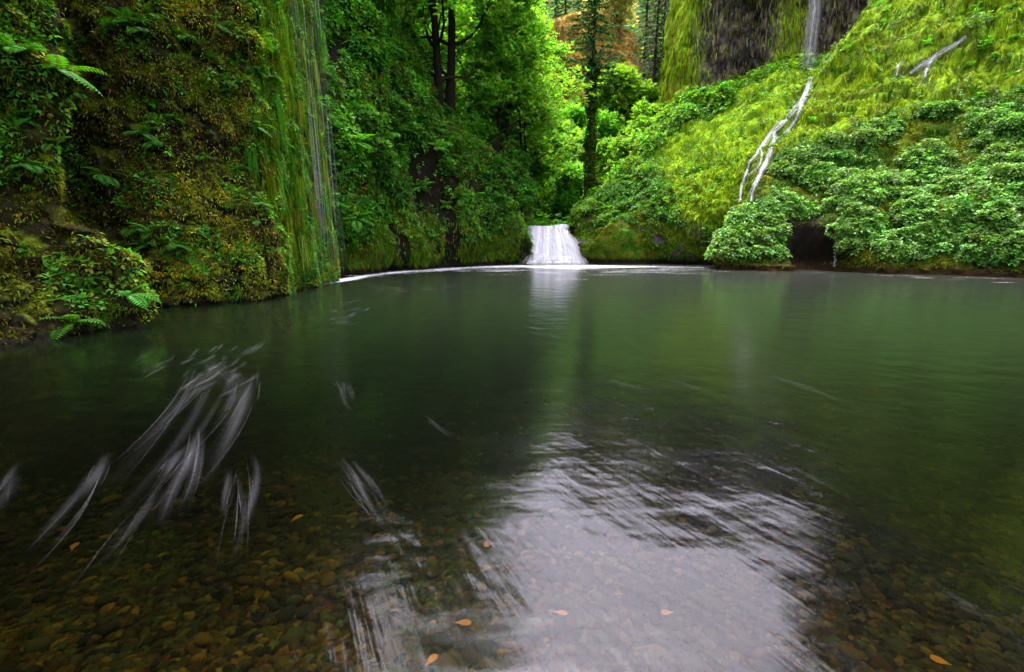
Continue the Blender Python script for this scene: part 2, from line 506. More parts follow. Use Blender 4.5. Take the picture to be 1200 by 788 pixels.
# the rust coloured knoll
dome_rows = []
top = [(585, 80), (615, 52), (640, 33), (668, 20), (705, 22), (735, 40), (757, 80), (770, 150)]
for h, Y in ((1.0, 60), (.62, 62.5), (.35, 64.5), (.12, 67), (0, 70), (.05, 76), (.5, 80)):
    dome_rows.append([W(px, py + (255 - py) * h, Y) for px, py in top])
def disp6(P, N): return .9 * fbm(P, 4, 4, 171) + .9 * (billow(P, 1.6, 3, 174, (1, 1, .7)) - .5)
dome = Patch(np.array(dome_rows), 120, 140, disp6, (5, 20, 60))
def col7(P, N):
    a = fbm(P, 1.4, 4, 181, .7)
    c = lerp3(np.array([.085, .050, .009]), np.array([.19, .12, .018]), smooth(-.35, .35, a))
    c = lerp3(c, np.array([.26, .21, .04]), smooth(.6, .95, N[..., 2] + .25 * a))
    return lerp3(c, np.array([.05, .036, .02]), smooth(.12, .4, fbm(P, 2.2, 4, 184, .65)))
kind(link('knoll', dome.mesh('knoll', col7), M_SOIL), 'structure', 'rust coloured mossy rock knoll behind the conifer')

# ------------------------------------------------------------------ ground under everything, stream bed in the pool
def axis(lo, hi, a, b, n_in, n_out):
    return np.unique(np.concatenate([np.linspace(lo, a, n_out), np.linspace(a, b, n_in), np.linspace(b, hi, n_out)]))
bx, by = np.meshgrid(axis(-300, 300, -9, 9, 260, 30), axis(-200, 400, -1, 14, 240, 30))
def bed_z(x, y):
    P = np.stack([x, y, np.zeros_like(x)], -1)
    r = np.sqrt((x * .8) ** 2 + np.maximum(y, 0) ** 2)
    z = -.34 - .075 * np.minimum(r, 20) - .35 * smooth(7, 13, r)
    z = np.where(smooth(-5, -8, x) > 0, z + smooth(-5, -8.5, x) * .3, z)
    return z + .10 * fbm(P, 1.6, 3, 191) + .03 * fbm(P, .3, 2, 194)
bz = bed_z(bx, by)
far_m = smooth(28, 60, np.hypot(bx, by - 10))
bz = bz * (1 - far_m) + far_m * -3
bedP = np.stack([bx, by, bz], -1)
bc = lerp3(np.array([.008, .006, .0035]), np.array([.018, .012, .006]), smooth(-.3, .4, fbm(bedP, .5, 4, 197)))
kind(link('ground', np_mesh('ground', bedP, grid_faces(*bx.shape), bc), M_STONE), 'structure', 'stony stream bed under the shallow water')

# ------------------------------------------------------------------ water
def water_mat():
    m, nt, out = new_mat('pool_water')
    tc = N_(nt, 'ShaderNodeTexCoord')
    def mapped(sx, sy, rot):
        mp = N_(nt, 'ShaderNodeMapping'); mp.vector_type = 'TEXTURE'
        mp.inputs['Rotation'].default_value = (0, 0, rot); mp.inputs['Scale'].default_value = (sx, sy, 1)
        nt.links.new(tc.outputs['Object'], mp.inputs[0]); return mp.outputs[0]
    flow = math.atan2(-.89, .45)          # the current runs this way
    wob = noise(nt, .5, 2, .5, tc.outputs['Object'])
    def warp(v, amt):
        a = N_(nt, 'ShaderNodeVectorMath', operation='SCALE'); a.inputs['Scale'].default_value = amt
        nt.links.new(wob.outputs['Color'], a.inputs[0])
        b = N_(nt, 'ShaderNodeVectorMath', operation='ADD'); nt.links.new(v, b.inputs[0]); nt.links.new(a.outputs[0], b.inputs[1])
        return b.outputs[0]
    s1 = noise(nt, 1.0, 4, .6, warp(mapped(2.0, .10, flow), 1.1))
    s2 = noise(nt, 1.0, 3, .5, warp(mapped(.9, .35, flow + .3), .5))
    s3 = noise(nt, 1.0, 3, .5, mapped(1.1, .40, 0.05))
    def bump(h, st, dist, prev=None):
        b = N_(nt, 'ShaderNodeBump'); b.inputs['Strength'].default_value = st; b.inputs['Distance'].default_value = dist
        nt.links.new(h, b.inputs['Height'])
        if prev is not None: nt.links.new(prev, b.inputs['Normal'])
        return b.outputs[0]
    nb = bump(s3.outputs[0], 1, .013)
    nb = bump(s2.outputs[0], 1, .013, nb)
    nb = bump(s1.outputs[0], 1, .0038, nb)
    fr = N_(nt, 'ShaderNodeFresnel'); fr.inputs['IOR'].default_value = 1.333; nt.links.new(nb, fr.inputs['Normal'])
    gl = N_(nt, 'ShaderNodeBsdfGlossy'); gl.inputs['Roughness'].default_value = .13; nt.links.new(nb, gl.inputs['Normal'])
    tr0 = N_(nt, 'ShaderNodeBsdfTransparent'); tr0.inputs[0].default_value = (.90, .92, .86, 1)
    df = N_(nt, 'ShaderNodeBsdfDiffuse'); df.inputs[0].default_value = (.030, .085, .010, 1)      # cloudy green body of the deep pool
    sp = N_(nt, 'ShaderNodeSeparateXYZ'); nt.links.new(tc.outputs['Object'], sp.inputs[0])
    deep = N_(nt, 'ShaderNodeMapRange', interpolation_type='SMOOTHSTEP'); deep.inputs[1].default_value = 2.5; deep.inputs[2].default_value = 13; deep.inputs[3].default_value = .0; deep.inputs[4].default_value = .07
    nt.links.new(sp.outputs[1], deep.inputs[0])
    tr = N_(nt, 'ShaderNodeMixShader'); nt.links.new(deep.outputs[0], tr.inputs[0]); nt.links.new(tr0.outputs[0], tr.inputs[1]); nt.links.new(df.outputs[0], tr.inputs[2])
    ms = N_(nt, 'ShaderNodeMixShader')
    nt.links.new(fr.outputs[0], ms.inputs[0]); nt.links.new(tr.outputs[0], ms.inputs[1]); nt.links.new(gl.outputs[0], ms.inputs[2])
    nt.links.new(ms.outputs[0], out.inputs['Surface'])
    va = N_(nt, 'ShaderNodeVolumeAbsorption'); va.inputs['Color'].default_value = (.42, .52, .20, 1); va.inputs['Density'].default_value = 2.0
    nt.links.new(va.outputs[0], out.inputs['Volume'])
    return m
wv = np.array([[-14, -16, 0], [27, -16, 0], [27, 37, 0], [-14, 37, 0], [-14, -16, -6], [27, -16, -6], [27, 37, -6], [-14, 37, -6]], float)
wf = np.array([[0, 1, 2, 3], [7, 6, 5, 4], [0, 4, 5, 1], [1, 5, 6, 2], [2, 6, 7, 3], [3, 7, 4, 0]])
kind(link('water', np_mesh('water', wv, wf, None, False), water_mat()), 'structure', 'dark clear pool water')

# the wet gully of the side stream: nothing leafy grows in it
BVH = {}
def hit(patch, px, py):
    if id(patch) not in BVH: BVH[id(patch)] = patch.bvh()
    d = Vector(ray(px, py)).normalized()
    p, nn, i, dist = BVH[id(patch)].ray_cast(Vector((0, 0, CAM_H)), d)
    if p is None: return None
    nn = np.array(nn)
    if nn @ np.array(d) > 0: nn = -nn
    return np.array(p), nn
CASC = [([(950, 92), (943, 115), (925, 138), (906, 155), (894, 172)], [.22, .28, .30, .26, .2]), ([(947, 100), (934, 124), (918, 146), (898, 163), (884, 186)], [.10, .12, .12, .12, .08]),
        ([(902, 178), (893, 200), (888, 212), (880, 236)], [.08, .10, .10, .08]), ([(891, 172), (893, 184), (889, 196), (878, 206)], [.08, .08, .07, .06]),
        ([(908, 155), (905, 172), (897, 192), (886, 214), (876, 234)], [.17, .18, .2, .17, .13]),
        ([(897, 166), (886, 180), (877, 194), (871, 212)], [.14, .12, .1, .08]),
        ([(941, 118), (930, 145), (914, 160), (905, 168)], [.14, .12, .12, .1]),
        ([(876, 200), (869, 220), (867, 238)], [.10, .10, .08])]
TRICK = [([(1134, 42), (1118, 54), (1100, 64), (1080, 77), (1066, 86)], [.14, .16, .2, .2, .12]), ([(1094, 68), (1086, 80), (1084, 92)], [.14, .14, .1]),
         ([(1056, 72), (1052, 80), (1051, 88)], [.08, .1, .08])]
GUL = []
for pxs, _w in CASC + TRICK:
    for a, b_ in zip(pxs[:-1], pxs[1:]):
        for t in np.linspace(0, 1, 6):
            hs_ = [h for h in (hit(bank, a[0] + (b_[0] - a[0]) * t, a[1] + (b_[1] - a[1]) * t), hit(mound, a[0] + (b_[0] - a[0]) * t, a[1] + (b_[1] - a[1]) * t)) if h]
            if hs_: GUL.append(min(hs_, key=lambda h: h[0][1])[0])
GUL = np.array(GUL)
def dry(P, r):
    d = np.full(len(P), 9.0)
    for g in GUL: d = np.minimum(d, np.linalg.norm(P - g, axis=1))
    return smooth(r, r * 1.35, d)

# bare wet stone along the side stream
for o_, pt in (('bank', bank), ('hill', mound)):
    at_ = bpy.data.objects[o_].data.color_attributes['Col']
    c_ = np.empty(len(at_.data) * 4, np.float32); at_.data.foreach_get('color', c_); c_ = c_.reshape(-1, 4)
    w_ = dry(pt.V.reshape(-1, 3), .34)[:, None]
    w_ = .3 + .7 * w_
    c_[:, :3] = c_[:, :3] * w_ + np.array([.022, .036, .008]) * (1 - w_)
    at_.data.foreach_set('color', c_.ravel())

# ------------------------------------------------------------------ moss and small leaves on the near cliff
def seen(P, mx=120, my=160):
    px, py, d = in_px(P)
    return ((px > -mx) & (px < 1200 + mx) & (py > -my) & (py < 900)).astype(float)

UPZ = np.array([0, 0, 1.0])
def pick(cols, n, jit=.25):
    c = np.array(cols)[rng.integers(0, len(cols), n)]
    return c * (1 + jit * rng.normal(size=(n, 1))).clip(.3, 2) * (1 + .12 * rng.normal(size=(n, 3))).clip(.6, 1.5)

A = Acc()
n = 240000                                            # stubby moss blades
P, Nn = near.sample(n, lambda P, N: seen(P) * (.25 + smooth(-.3, .3, fbm(P, .8, 3, 201))) * smooth(.02, .2, P[:, 2]) * (1 - .5 * veil(P)) * (.25 + smooth(.36, .58, billow(P, .5, 2, 15))))
Dv = Nn * .7 + randv(n) * .5 + np.array([0, 0, -.25])
X, Y, Z = frames(Dv, randv(n) * .5 + UPZ)
g = fbm(P, 1.6, 3, 207)
c = lerp3(pick([C_BROWN * 2, C_OLIVE * 1.0, C_OLIVE * 1.3, C_BROWN * 1.2], n), pick([C_ORANGE * 1.2, C_OLIVE * 2.0, C_OLIVE * 1.5, C_LIME * .55, C_OLIVE * 1.6], n), smooth(-.05, .3, g))
c = lerp3(c, pick([C_GREEN, C_OLIVE * 1.2], n), smooth(.05, .4, fbm(P, 2.1, 3, 211)))
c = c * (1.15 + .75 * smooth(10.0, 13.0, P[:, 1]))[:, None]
L = .045 + .06 * rng.random(n)
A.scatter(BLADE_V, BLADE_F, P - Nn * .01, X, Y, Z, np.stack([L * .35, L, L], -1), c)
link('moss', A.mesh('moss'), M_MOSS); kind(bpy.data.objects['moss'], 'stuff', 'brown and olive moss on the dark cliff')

def sprigs(acc, P, N, nl, size, col, spread=1.0, droop=.4):
    """little leafy sprigs: nl leaves fanned out around each point"""
    n = len(P)
    for k in range(nl):
        a = 2 * math.pi * (k / nl) + rng.random(n) * .9
        t = nrm(np.cross(N, UPZ + 1e-3)); b = np.cross(N, t)
        D = N * (.5 + .3 * rng.random((n, 1))) + spread * (t * np.cos(a)[:, None] + b * np.sin(a)[:, None]) + np.array([0, 0, -droop + .25])
        X, Y, Z = frames(D, N * .5 + UPZ + randv(n) * .35)
        s = size * (.6 + .7 * rng.random(n))
        acc.scatter(LEAF_V, LEAF_F, P + N * .03 * rng.random((n, 1)) + Y * (s * .25)[:, None], X, Y, Z, s, col * (1 + .15 * rng.normal(size=(n, 1))).clip(.5, 1.6))

A = Acc()
n = 6500
P, Nn = near.sample(n, lambda P, N: seen(P) * smooth(.0, .35, fbm(P, 1.1, 3, 221)) * smooth(.3, .7, P[:, 2]) * (.4 + smooth(-.2, .3, N[:, 2])))
sprigs(A, P, Nn, 5, .095, pick([C_GREEN * 1.5, C_GREEN * 1.9, C_GREEN, C_OLIVE * 1.7], n), 1.0, .45)
n = 8000
P, Nn = near.sample(n, lambda P, N: seen(P) * veil(P) * smooth(-.05, .3, fbm(P, 1.0, 3, 225)))
sprigs(A, P, Nn, 6, .09, pick([C_GREEN * 1.3, C_GREEN, C_DEEP * 2], n), 1.0, .6)
kind(link('undergrowth', A.mesh('undergrowth'), M_LEAF), 'stuff', 'small bright leaves on the dark cliff')

def strands(acc, P, N, length, width, col, out=.10, tmpl=(STRAND_V, STRAND_F), slope=0.0):
    n = len(P)
    g = np.array([0, 0, -1.0]) - N * (N @ np.array([0, 0, -1.0]))[:, None]      # down the face
    D = nrm(g) * (1 - slope) + np.array([0, 0, -1.0]) * slope + N * out + randv(n) * .10
    X, Y, Z = frames(D, N + randv(n) * .2)
    acc.scatter(*tmpl, P + N * .05, X, Y, Z, np.stack([width, length, length], -1), col)

A = Acc()
n = 20000
P, Nn = near.sample(n, lambda P, N: seen(P) * veil(P) * smooth(-.4, .2, fbm(P, .9, 3, 231, .5, (1, 1, .15))) * smooth(1.2, 2.5, P[:, 2]))
strands(A, P, Nn, .18 + .32 * rng.random(n), .016 + .014 * rng.random(n), pick([C_LIME * .5, C_OLIVE * 1.1, C_OLIVE, C_GREEN * .8, C_DEEP], n), .04, slope=.6)
nt_ = 420
Pt, Nt = near.sample(nt_, lambda P, N: seen(P) * veil(P) * smooth(.8, 1.6, P[:, 2]))
kk = np.repeat(np.arange(nt_), 26); n = len(kk); Lt = rng.uniform(.35, 1.5, nt_)
ct = pick([np.array([.12, .20, .025]), C_GREEN, C_LIME * .5, C_OLIVE * 1.1], nt_, .25)
P = Pt[kk] + randv(n) * np.array([.10, .10, .12]) + Nt[kk] * .06
strands(A, P, Nt[kk], Lt[kk] * rng.uniform(.5, 1.1, n), rng.uniform(.010, .022, n), ct[kk] * rng.uniform(.75, 1.2, (n, 1)), .0, slope=.92)
kind(link('moss', A.mesh('moss'), M_MOSS), 'stuff', 'hanging yellow green moss on the wet end of the cliff')

# ------------------------------------------------------------------ cliff beside the waterfall: moss, drips, leaves
A = Acc()
n = 26000
P, Nn = mid.sample(n, lambda P, N: seen(P) * smooth(5.5, 2, P[:, 2]) * smooth(.2, .6, P[:, 2]) * (.06 + smooth(-.28, .0, groove(P))))
strands(A, P, Nn, .10 + .22 * rng.random(n), .03 + .03 * rng.random(n), pick([C_OLIVE * 1.2, C_OLIVE * .8, C_DEEP * 1.5, C_BROWN * 1.5, C_GREEN * .9], n), .2)
kind(link('moss', A.mesh('moss'), M_MOSS), 'stuff', 'dripping dark moss at the foot of the cliff by the waterfall')
A = Acc()
n = 17000
P, Nn = mid.sample(n, lambda P, N: seen(P) * smooth(1.0, 3.2, P[:, 2] + .8 * fbm(P, 1.5, 3, 241)) * (.3 + smooth(-.2, .3, fbm(P, 1.6, 3, 244))) * (.05 + smooth(-.28, .0, groove(P))))
b = smooth(-.2, .4, fbm(P, 3, 3, 246))
sprigs(A, P + Nn * (.35 * rng.random((n, 1)) ** 2), Nn, 6, .17, lerp3(pick([C_DEEP * 1.4, C_DEEP * 2, C_OLIVE * 1.1], n), pick([C_GREEN * 1.6, C_GREEN * 2, C_SPR * .9], n), b), 1.0, .5)
kind(link('undergrowth', A.mesh('undergrowth'), M_LEAF), 'stuff', 'dense green leaves over the cliff by the waterfall')

# ------------------------------------------------------------------ mound: moss and leaves
A = Acc()
n = 30000
P, Nn = mound.sample(n, lambda P, N: seen(P) * smooth(.3, .7, P[:, 2]) * smooth(6, 3, P[:, 2] - .25 * np.maximum(P[:, 0] - 6, 0)) * smooth(.45, .15, fbm(P, 1.1, 3, 85)))
X, Y, Z = frames(Nn * .6 + randv(n) * .5 + np.array([0, 0, -.2]), randv(n) * .5 + UPZ)
A.scatter(BLADE_V, BLADE_F, P, X, Y, Z, np.stack([.05 + 0 * P[:, 0], .10 + .1 * rng.random(n), .15 + 0 * P[:, 0]], -1), pick([C_OLIVE, C_OLIVE * 1.3, C_GREEN * .8, C_LIME * .7], n))
n = 14000
wet = lambda P: smooth(10.2, 11.4, P[:, 0]) * smooth(1.6, 2.8, P[:, 2]) * smooth(44, 41, P[:, 1])
P, Nn = mound.sample(n, lambda P, N: dry(P, .2) * seen(P) * wet(P))
strands(A, P, Nn, .25 + .3 * rng.random(n), .025 + .02 * rng.random(n), lerp3(pick([C_LIME, C_LIME * .8], n), pick([C_OLIVE, C_GREEN * .8], n), smooth(-.15, .15, fbm(P, .9, 3, 263))), .10)
kind(link('moss', A.mesh('moss'), M_MOSS), 'stuff', 'olive moss on the mound beside the waterfall')
A = Acc()
n = 17000
P, Nn = mound.sample(n, lambda P, N: dry(P, .5) * seen(P) * (1 - .96 * wet(P)) * smooth(2.5, 4.5, P[:, 2] + 2.2 * fbm(P, 1.6, 3, 251)) * (.4 + smooth(-.2, .3, fbm(P, 2, 3, 255))))
sprigs(A, P + Nn * (.6 * rng.random((n, 1)) ** 2), Nn, 6, .20, lerp3(pick([C_GREEN * 1.1, C_GREEN * .8], n), pick([C_SPR * .8, C_SPR, C_GREEN * 1.5], n), smooth(-.3, .3, fbm(P, 3.5, 3, 258))), 1.0, .3)
kind(link('undergrowth', A.mesh('undergrowth'), M_LEAF), 'stuff', 'light green leaves over the mound beside the waterfall')

# ------------------------------------------------------------------ bank: hanging moss above, leafy cover below
A = Acc()
n = 34000
P, Nn = bank.sample(n, lambda P, N: dry(P, .2) * seen(P) * mossy_top(P) * (.12 + smooth(-.42, -.1, fbm(P, 1.6, 4, 261, .6, (1, 1, .6)))))
strands(A, P, Nn, .22 + .33 * rng.random(n), .022 + .02 * rng.random(n),
        lerp3(pick([C_LIME * 1.0, C_LIME * .75, C_OLIVE * 1.4], n), pick([C_GREEN * .8, C_GREEN * .45, C_OLIVE * .5], n), smooth(-.15, .2, fbm(P, 1.5, 4, 264, .6) + .02 * (P[:, 0] - 20))), .10)
n = 14000
P, Nn = bank.sample(n, lambda P, N: seen(P) * smooth(1.0, 1.5, (((P - CAVE) / np.array([1.25, 3.4, 1.7])) ** 2).sum(-1)) * (1 - mossy_top(P)) * smooth(.15, .4, P[:, 2]) * (smooth(1.4, .6, P[:, 2]) + smooth(.0, .3, fbm(P, 2.0, 3, 267))))
X, Y, Z = frames(Nn * .6 + randv(n) * .5 + np.array([0, 0, -.3]), randv(n) * .5 + UPZ)
A.scatter(BLADE_V, BLADE_F, P, X, Y, Z, np.stack([.04 + 0 * P[:, 0], .10 + .1 * rng.random(n), .15 + 0 * P[:, 0]], -1), pick([C_OLIVE, C_OLIVE * 1.3, C_ORANGE * .6, C_GREEN], n))
kind(link('moss', A.mesh('moss'), M_MOSS), 'stuff', 'streaming yellow green moss on the upper bank')
A = Acc()
n = 30000
leafy = lambda P: (1 - .985 * mossy_top(P)) * smooth(.5, 1.0, P[:, 2]) * smooth(.25, -.1, fbm(P, 2.0, 3, 267)) * smooth(1.0, 1.5, (((P - CAVE) / np.array([1.25, 3.4, 1.7])) ** 2).sum(-1))
P, Nn = bank.sample(n, lambda P, N: dry(P, .5) * seen(P) * leafy(P))
sprigs(A, P + Nn * (.25 * rng.random((n, 1))), Nn, 6, .13, pick([C_GREEN * 1.2, C_PALE * .85, C_PALE, C_DEEP * 2], n), 1.0, .3)
kind(link('ground_cover', A.mesh('ground_cover'), M_PLANT), 'stuff', 'leafy ground cover on the bank across the pool')

# ------------------------------------------------------------------ tall cliff: hanging tufts
A = Acc()
n = 22000
P, Nn = back.sample(n, lambda P, N: seen(P, 30, 60) * smooth(-.35, .1, fbm(P, .8, 3, 291, .5, (1, 1, .4))))
h5 = hang5(P)
strands(A, P, Nn, .25 + .6 * rng.random(n), .06 + .06 * rng.random(n),
        lerp3(pick([C_ROCK, C_ROCK * 1.9, np.array([.17, .15, .07]), C_OLIVE * 1.2, C_ROCK * .35, C_ROCK * .35], n), pick([C_LIME * .9, C_LIME, C_OLIVE * 1.6], n), (h5 > rng.random(n)).astype(float)), .12, slope=.5)
kind(link('moss', A.mesh('moss'), M_MOSS), 'stuff', 'grey and yellow green tufts hanging on the tall cliff')
# rust knoll: tufts
A = Acc()
n = 14000
P, Nn = dome.sample(n, lambda P, N: seen(P, 30, 60))
strands(A, P, Nn, .2 + .4 * rng.random(n), .09 + .08 * rng.random(n), pick([np.array([.15, .085, .010]), np.array([.20, .12, .016]), np.array([.08, .042, .01]), C_OLIVE * 1.2, np.array([.18, .13, .02])], n), .35)
kind(link('moss', A.mesh('moss'), M_MOSS), 'stuff', 'rust coloured tufts on the rock knoll')

# ------------------------------------------------------------------ valley sides: undergrowth
A = Acc()
n = 16000
P, Nn = hill.sample(n, lambda P, N: seen(P, 40, 60) * np.exp(-(P[:, 1] - 38) / 28) * (.3 + smooth(-.3, .3, fbm(P, 4, 3, 271))))
P = P + UPZ * (1.2 * rng.random((n, 1)) ** 2 * (1 + fbm(P, 3, 2, 273))[:, None].clip(.2, 2))
sprigs(A, P, nrm(Nn + UPZ), 6, .30, lerp3(pick([C_GREEN * 1.8, C_DEEP * 2.6], n), pick([C_SPR * 1.5, C_GREEN * 2.4, C_SPR * 1.1], n), smooth(-.2, .4, fbm(P, 6, 3, 275))), 1.0, .2)
kind(link('undergrowth', A.mesh('undergrowth'), M_LEAF), 'stuff', 'leafy undergrowth on the valley floor behind the waterfall')

exec_after = []
# ------------------------------------------------------------------ plants that can be told apart
def fern_mesh(name, seed, nf=7, L=.55, col=C_GREEN):
    r = np.random.default_rng(seed)
    acc = Acc()
    for f in range(nf):
        az = math.radians(-85 + 170 * (f + .5) / nf + r.normal() * 10)
        el = math.radians(r.uniform(-5, 55)); ln = L * r.uniform(.6, 1.1)
        d = np.array([math.sin(az) * math.cos(el), math.cos(az) * math.cos(el), math.sin(el)])
        m = 13; pts = []; p = np.zeros(3)
        for i in range(m + 1):
            pts.append(p.copy()); p = p + d * ln / m; d = nrm(d + np.array([0, 0, -.10]))
        pts = np.array(pts); tang = nrm(np.gradient(pts, axis=0))
        side = nrm(np.cross(tang, UPZ)); up = np.cross(side, tang)
        cc = col * r.uniform(.8, 1.3)
        i = np.arange(1, m + 1); t = i / m
        wl = ln * .26 * np.sin(np.pi * np.clip(t * .9 + .12, 0, 1)) ** .8
        for sgn in (-1, 1):
            D = sgn * side[i] + tang[i] * .45 - up[i] * .12
            X, Y, Z = frames(D, up[i])
            acc.scatter(LEAF_V * [.75, 1, 1], LEAF_F, pts[i], X, Y, Z, np.stack([wl * .55, wl, wl * .6], -1), np.tile(cc, (m, 1)) * (1 + .1 * r.normal(size=(m, 1))))
        w = .006 * (1 - np.linspace(0, 1, m + 1))[:, None] + .002
        V = np.stack([pts - side * w, pts + side * w], 1).reshape(-1, 3)
        F = np.array([[2 * k, 2 * k + 1, 2 * k + 3, 2 * k + 2] for k in range(m)])
        acc.add(V, F, cc * .6)
    me = acc.mesh(name); me.materials.append(M_LEAF)
    return me

def bush_mesh(name, seed, n_sp=90, R=(.7, .6, .6), leaf=.17, cols=(C_GREEN,), face='out'):
    """low leafy clump: sprigs over an uneven dome, with a few stems to the ground"""
    r = np.random.default_rng(seed); global rng
    keep, rng = rng, r
    acc = Acc()
    d = randv(n_sp * 3)
    d = d[(d[:, 2] > -.25)][:n_sp] if face == 'up' else d[(d[:, 1] > -.2)][:n_sp]
    lump = 1 + .35 * fbm(d * 2.2 + seed, 1, 2, seed)
    P = d * np.array(R) * (lump * (.55 + .45 * r.random(len(d)) ** .5))[:, None]
    sprigs(acc, P, nrm(d + UPZ * .5), 5, leaf, pick(list(cols), len(d)), 1.0, .25)
    for k in r.choice(len(P), 14, replace=False):
        q = P[k]; s = np.array([.012, 0, 0]); a = np.array([0, 0, -.05])
        acc.add([a - s, a + s, q + s * .5, q - s * .5], [[0, 1, 2, 3]], C_BROWN)
    me = acc.mesh(name)
    rng = keep
    return me

def face_out(o, N, tilt=0):
    o.rotation_euler = (0, 0, math.atan2(-N[0], N[1]))

# ferns on the near cliff
ferns = [fern_mesh('fern', 300 + k, 5 + k % 4, .5, C_GREEN * (1.0 + .12 * (k % 3))) for k in range(6)]
spots = [(150, 28, 1.5), (165, 38, 1.2), (72, 85, 1.3), (90, 112, 1.1), (40, 140, 1.2), (105, 50, 1.0), (168, 158, 1.4), (182, 168, 1.1), (120, 205, 1.2),
         (160, 268, 1.3), (178, 272, 1.2), (172, 290, 1.1), (85, 380, 1.5), (150, 345, 1.2), (228, 300, 1.0), (235, 185, 1.0), (265, 105, 1.0), (20, 60, 1.2), (10, 95, 1.1),
         (218, 45, 1.0), (255, 30, 1.0), (30, 195, 1.0), (60, 170, 1.0), (205, 140, .9), (245, 70, .9), (285, 195, .9), (300, 150, 1.0), (315, 90, 1.0), (270, 240, .9), (300, 260, .9)]
for i, (px, py, s) in enumerate(spots):
    h = hit(near, px, py)
    if h is None: continue
    o = link('fern', ferns[i % 6]); o.location = h[0] - h[1] * .02; face_out(o, h[1]); o.scale = (s, s, s)
    tag(o, 'feathery green fern growing out of the dark mossy cliff by the near water', 'fern', 'ferns on the dark cliff')
P, Nn = near.sample(60, lambda P, N: seen(P, 0, 0) * smooth(.8, 1.5, P[:, 2]) * (.1 + smooth(0, .3, fbm(P, 1.1, 3, 221))))
for i in range(60):
    o = link('fern', ferns[i % 6]); o.location = P[i] - Nn[i] * .02; face_out(o, Nn[i]); s = .55 + .5 * rng.random(); o.scale = (s, s, s)
    tag(o, 'feathery green fern growing out of the dark mossy cliff by the near water', 'fern', 'ferns on the dark cliff')

# shrubs hanging on the cliff by the waterfall
shr = [bush_mesh('shrub', 400 + k, 110, (.95, .7, .6), .19, (C_GREEN, C_GREEN * 1.25, C_DEEP * 1.4)) for k in range(5)]
for m_ in shr: m_.materials.append(M_LEAF)
P, Nn = mid.sample(95, lambda P, N: seen(P, 0, 20) * smooth(2.0, 4.0, P[:, 2]) * (.2 + smooth(-.1, .3, fbm(P, 2.2, 3, 281))))
for i in range(95):
    o = link('shrub', shr[i % 5]); o.location = P[i]; face_out(o, Nn[i]); s = .6 + .7 * rng.random(); o.scale = (s, s, s * .9)
    tag(o, 'deep green leafy shrub clinging to the cliff left of the waterfall', 'shrub', 'shrubs on the cliff by the waterfall')
# large drooping ferns in bands across the same cliff
bigf = [fern_mesh('fern', 340 + k, 7, 1.0, C_GREEN * (1.4 + .2 * k)) for k in range(4)]
P, Nn = mid.sample(110, lambda P, N: seen(P, 0, 0) * smooth(1.6, 3.0, P[:, 2]) * (.1 + smooth(.0, .3, fbm(P, 2.0, 3, 285))))
for i in range(110):
    o = link('fern', bigf[i % 4]); o.location = P[i]; face_out(o, Nn[i]); s = .6 + .6 * rng.random(); o.scale = (s, s, s)
    tag(o, 'drooping bright green fern among the leaves of the cliff left of the waterfall', 'fern', 'ferns on the cliff by the waterfall')
# shrubs on the mound
shr2 = [bush_mesh('shrub', 420 + k, 120, (1.0, .9, .8), .21, (C_SPR * .9, C_GREEN * 1.5, C_SPR)) for k in range(4)]
for m_ in shr2: m_.materials.append(M_LEAF)
P, Nn = mound.sample(80, lambda P, N: dry(P, 1.2) * seen(P, 0, 20) * (1 - wet(P)) * smooth(4.2, 5.5, P[:, 2]))
for i in range(80):
    o = link('shrub', shr2[i % 4]); o.location = P[i]; face_out(o, Nn[i]); s = .7 + .8 * rng.random(); o.scale = (s, s, s)
    tag(o, 'light green leafy shrub on the mound right of the waterfall', 'shrub', 'shrubs on the mound')
# ferns high on the bank
P, Nn = bank.sample(46, lambda P, N: dry(P, .8) * seen(P, 0, 0) * mossy_top(P) * (.08 + smooth(25, 31, P[:, 0])))
for i in range(46):
    o = link('fern', bigf[i % 4]); o.location = P[i]; face_out(o, Nn[i]); s = .3 + .3 * rng.random(); o.scale = (s, s, s)
    tag(o, 'green fern standing in the yellow moss high on the bright bank', 'fern', 'ferns in the moss of the bank')
# leafy plants on the bank
plv = [bush_mesh('leafy_plant', 440 + k, 85, (.60, .50, .44), .135, (C_PALE, C_PALE * .8, C_GREEN * 1.3, C_PALE * 1.15)) for k in range(7)]
for m_ in plv: m_.materials.append(M_PLANT)
P, Nn = bank.sample(290, lambda P, N: dry(P, .8) * seen(P, 0, 0) * leafy(P) * (.25 + smooth(8, 2, P[:, 2])))
for i in range(290):
    o = link('leafy_plant', plv[i % 7]); o.location = P[i] + Nn[i] * .05; face_out(o, Nn[i]); s = .6 + .75 * rng.random(); o.scale = (s, s, s * .9)
    tag(o, 'pale green leafy plant in the cover on the steep bank across the pool', 'plant', 'leafy plants on the bank')

# ------------------------------------------------------------------ trees
def tube(pts, rad, sides=6):
    pts = np.asarray(pts, float); rad = np.asarray(rad, float)
    t = nrm(np.gradient(pts, axis=0))
    ref = np.where(np.abs(t[:, 2:3]) > .9, np.array([[1.0, 0, 0]]), np.array([[0, 0, 1.0]]))
    x = nrm(np.cross(t, ref)); y = np.cross(t, x)
    a = np.linspace(0, 2 * np.pi, sides, endpoint=False)
    V = pts[:, None] + rad[:, None, None] * (np.cos(a)[None, :, None] * x[:, None] + np.sin(a)[None, :, None] * y[:, None])
    k = np.arange(len(pts) * sides).reshape(len(pts), sides)
    F = np.stack([k[:-1], np.roll(k[:-1], -1, 1), np.roll(k[1:], -1, 1), k[1:]], -1).reshape(-1, 4)
    return V.reshape(-1, 3), F

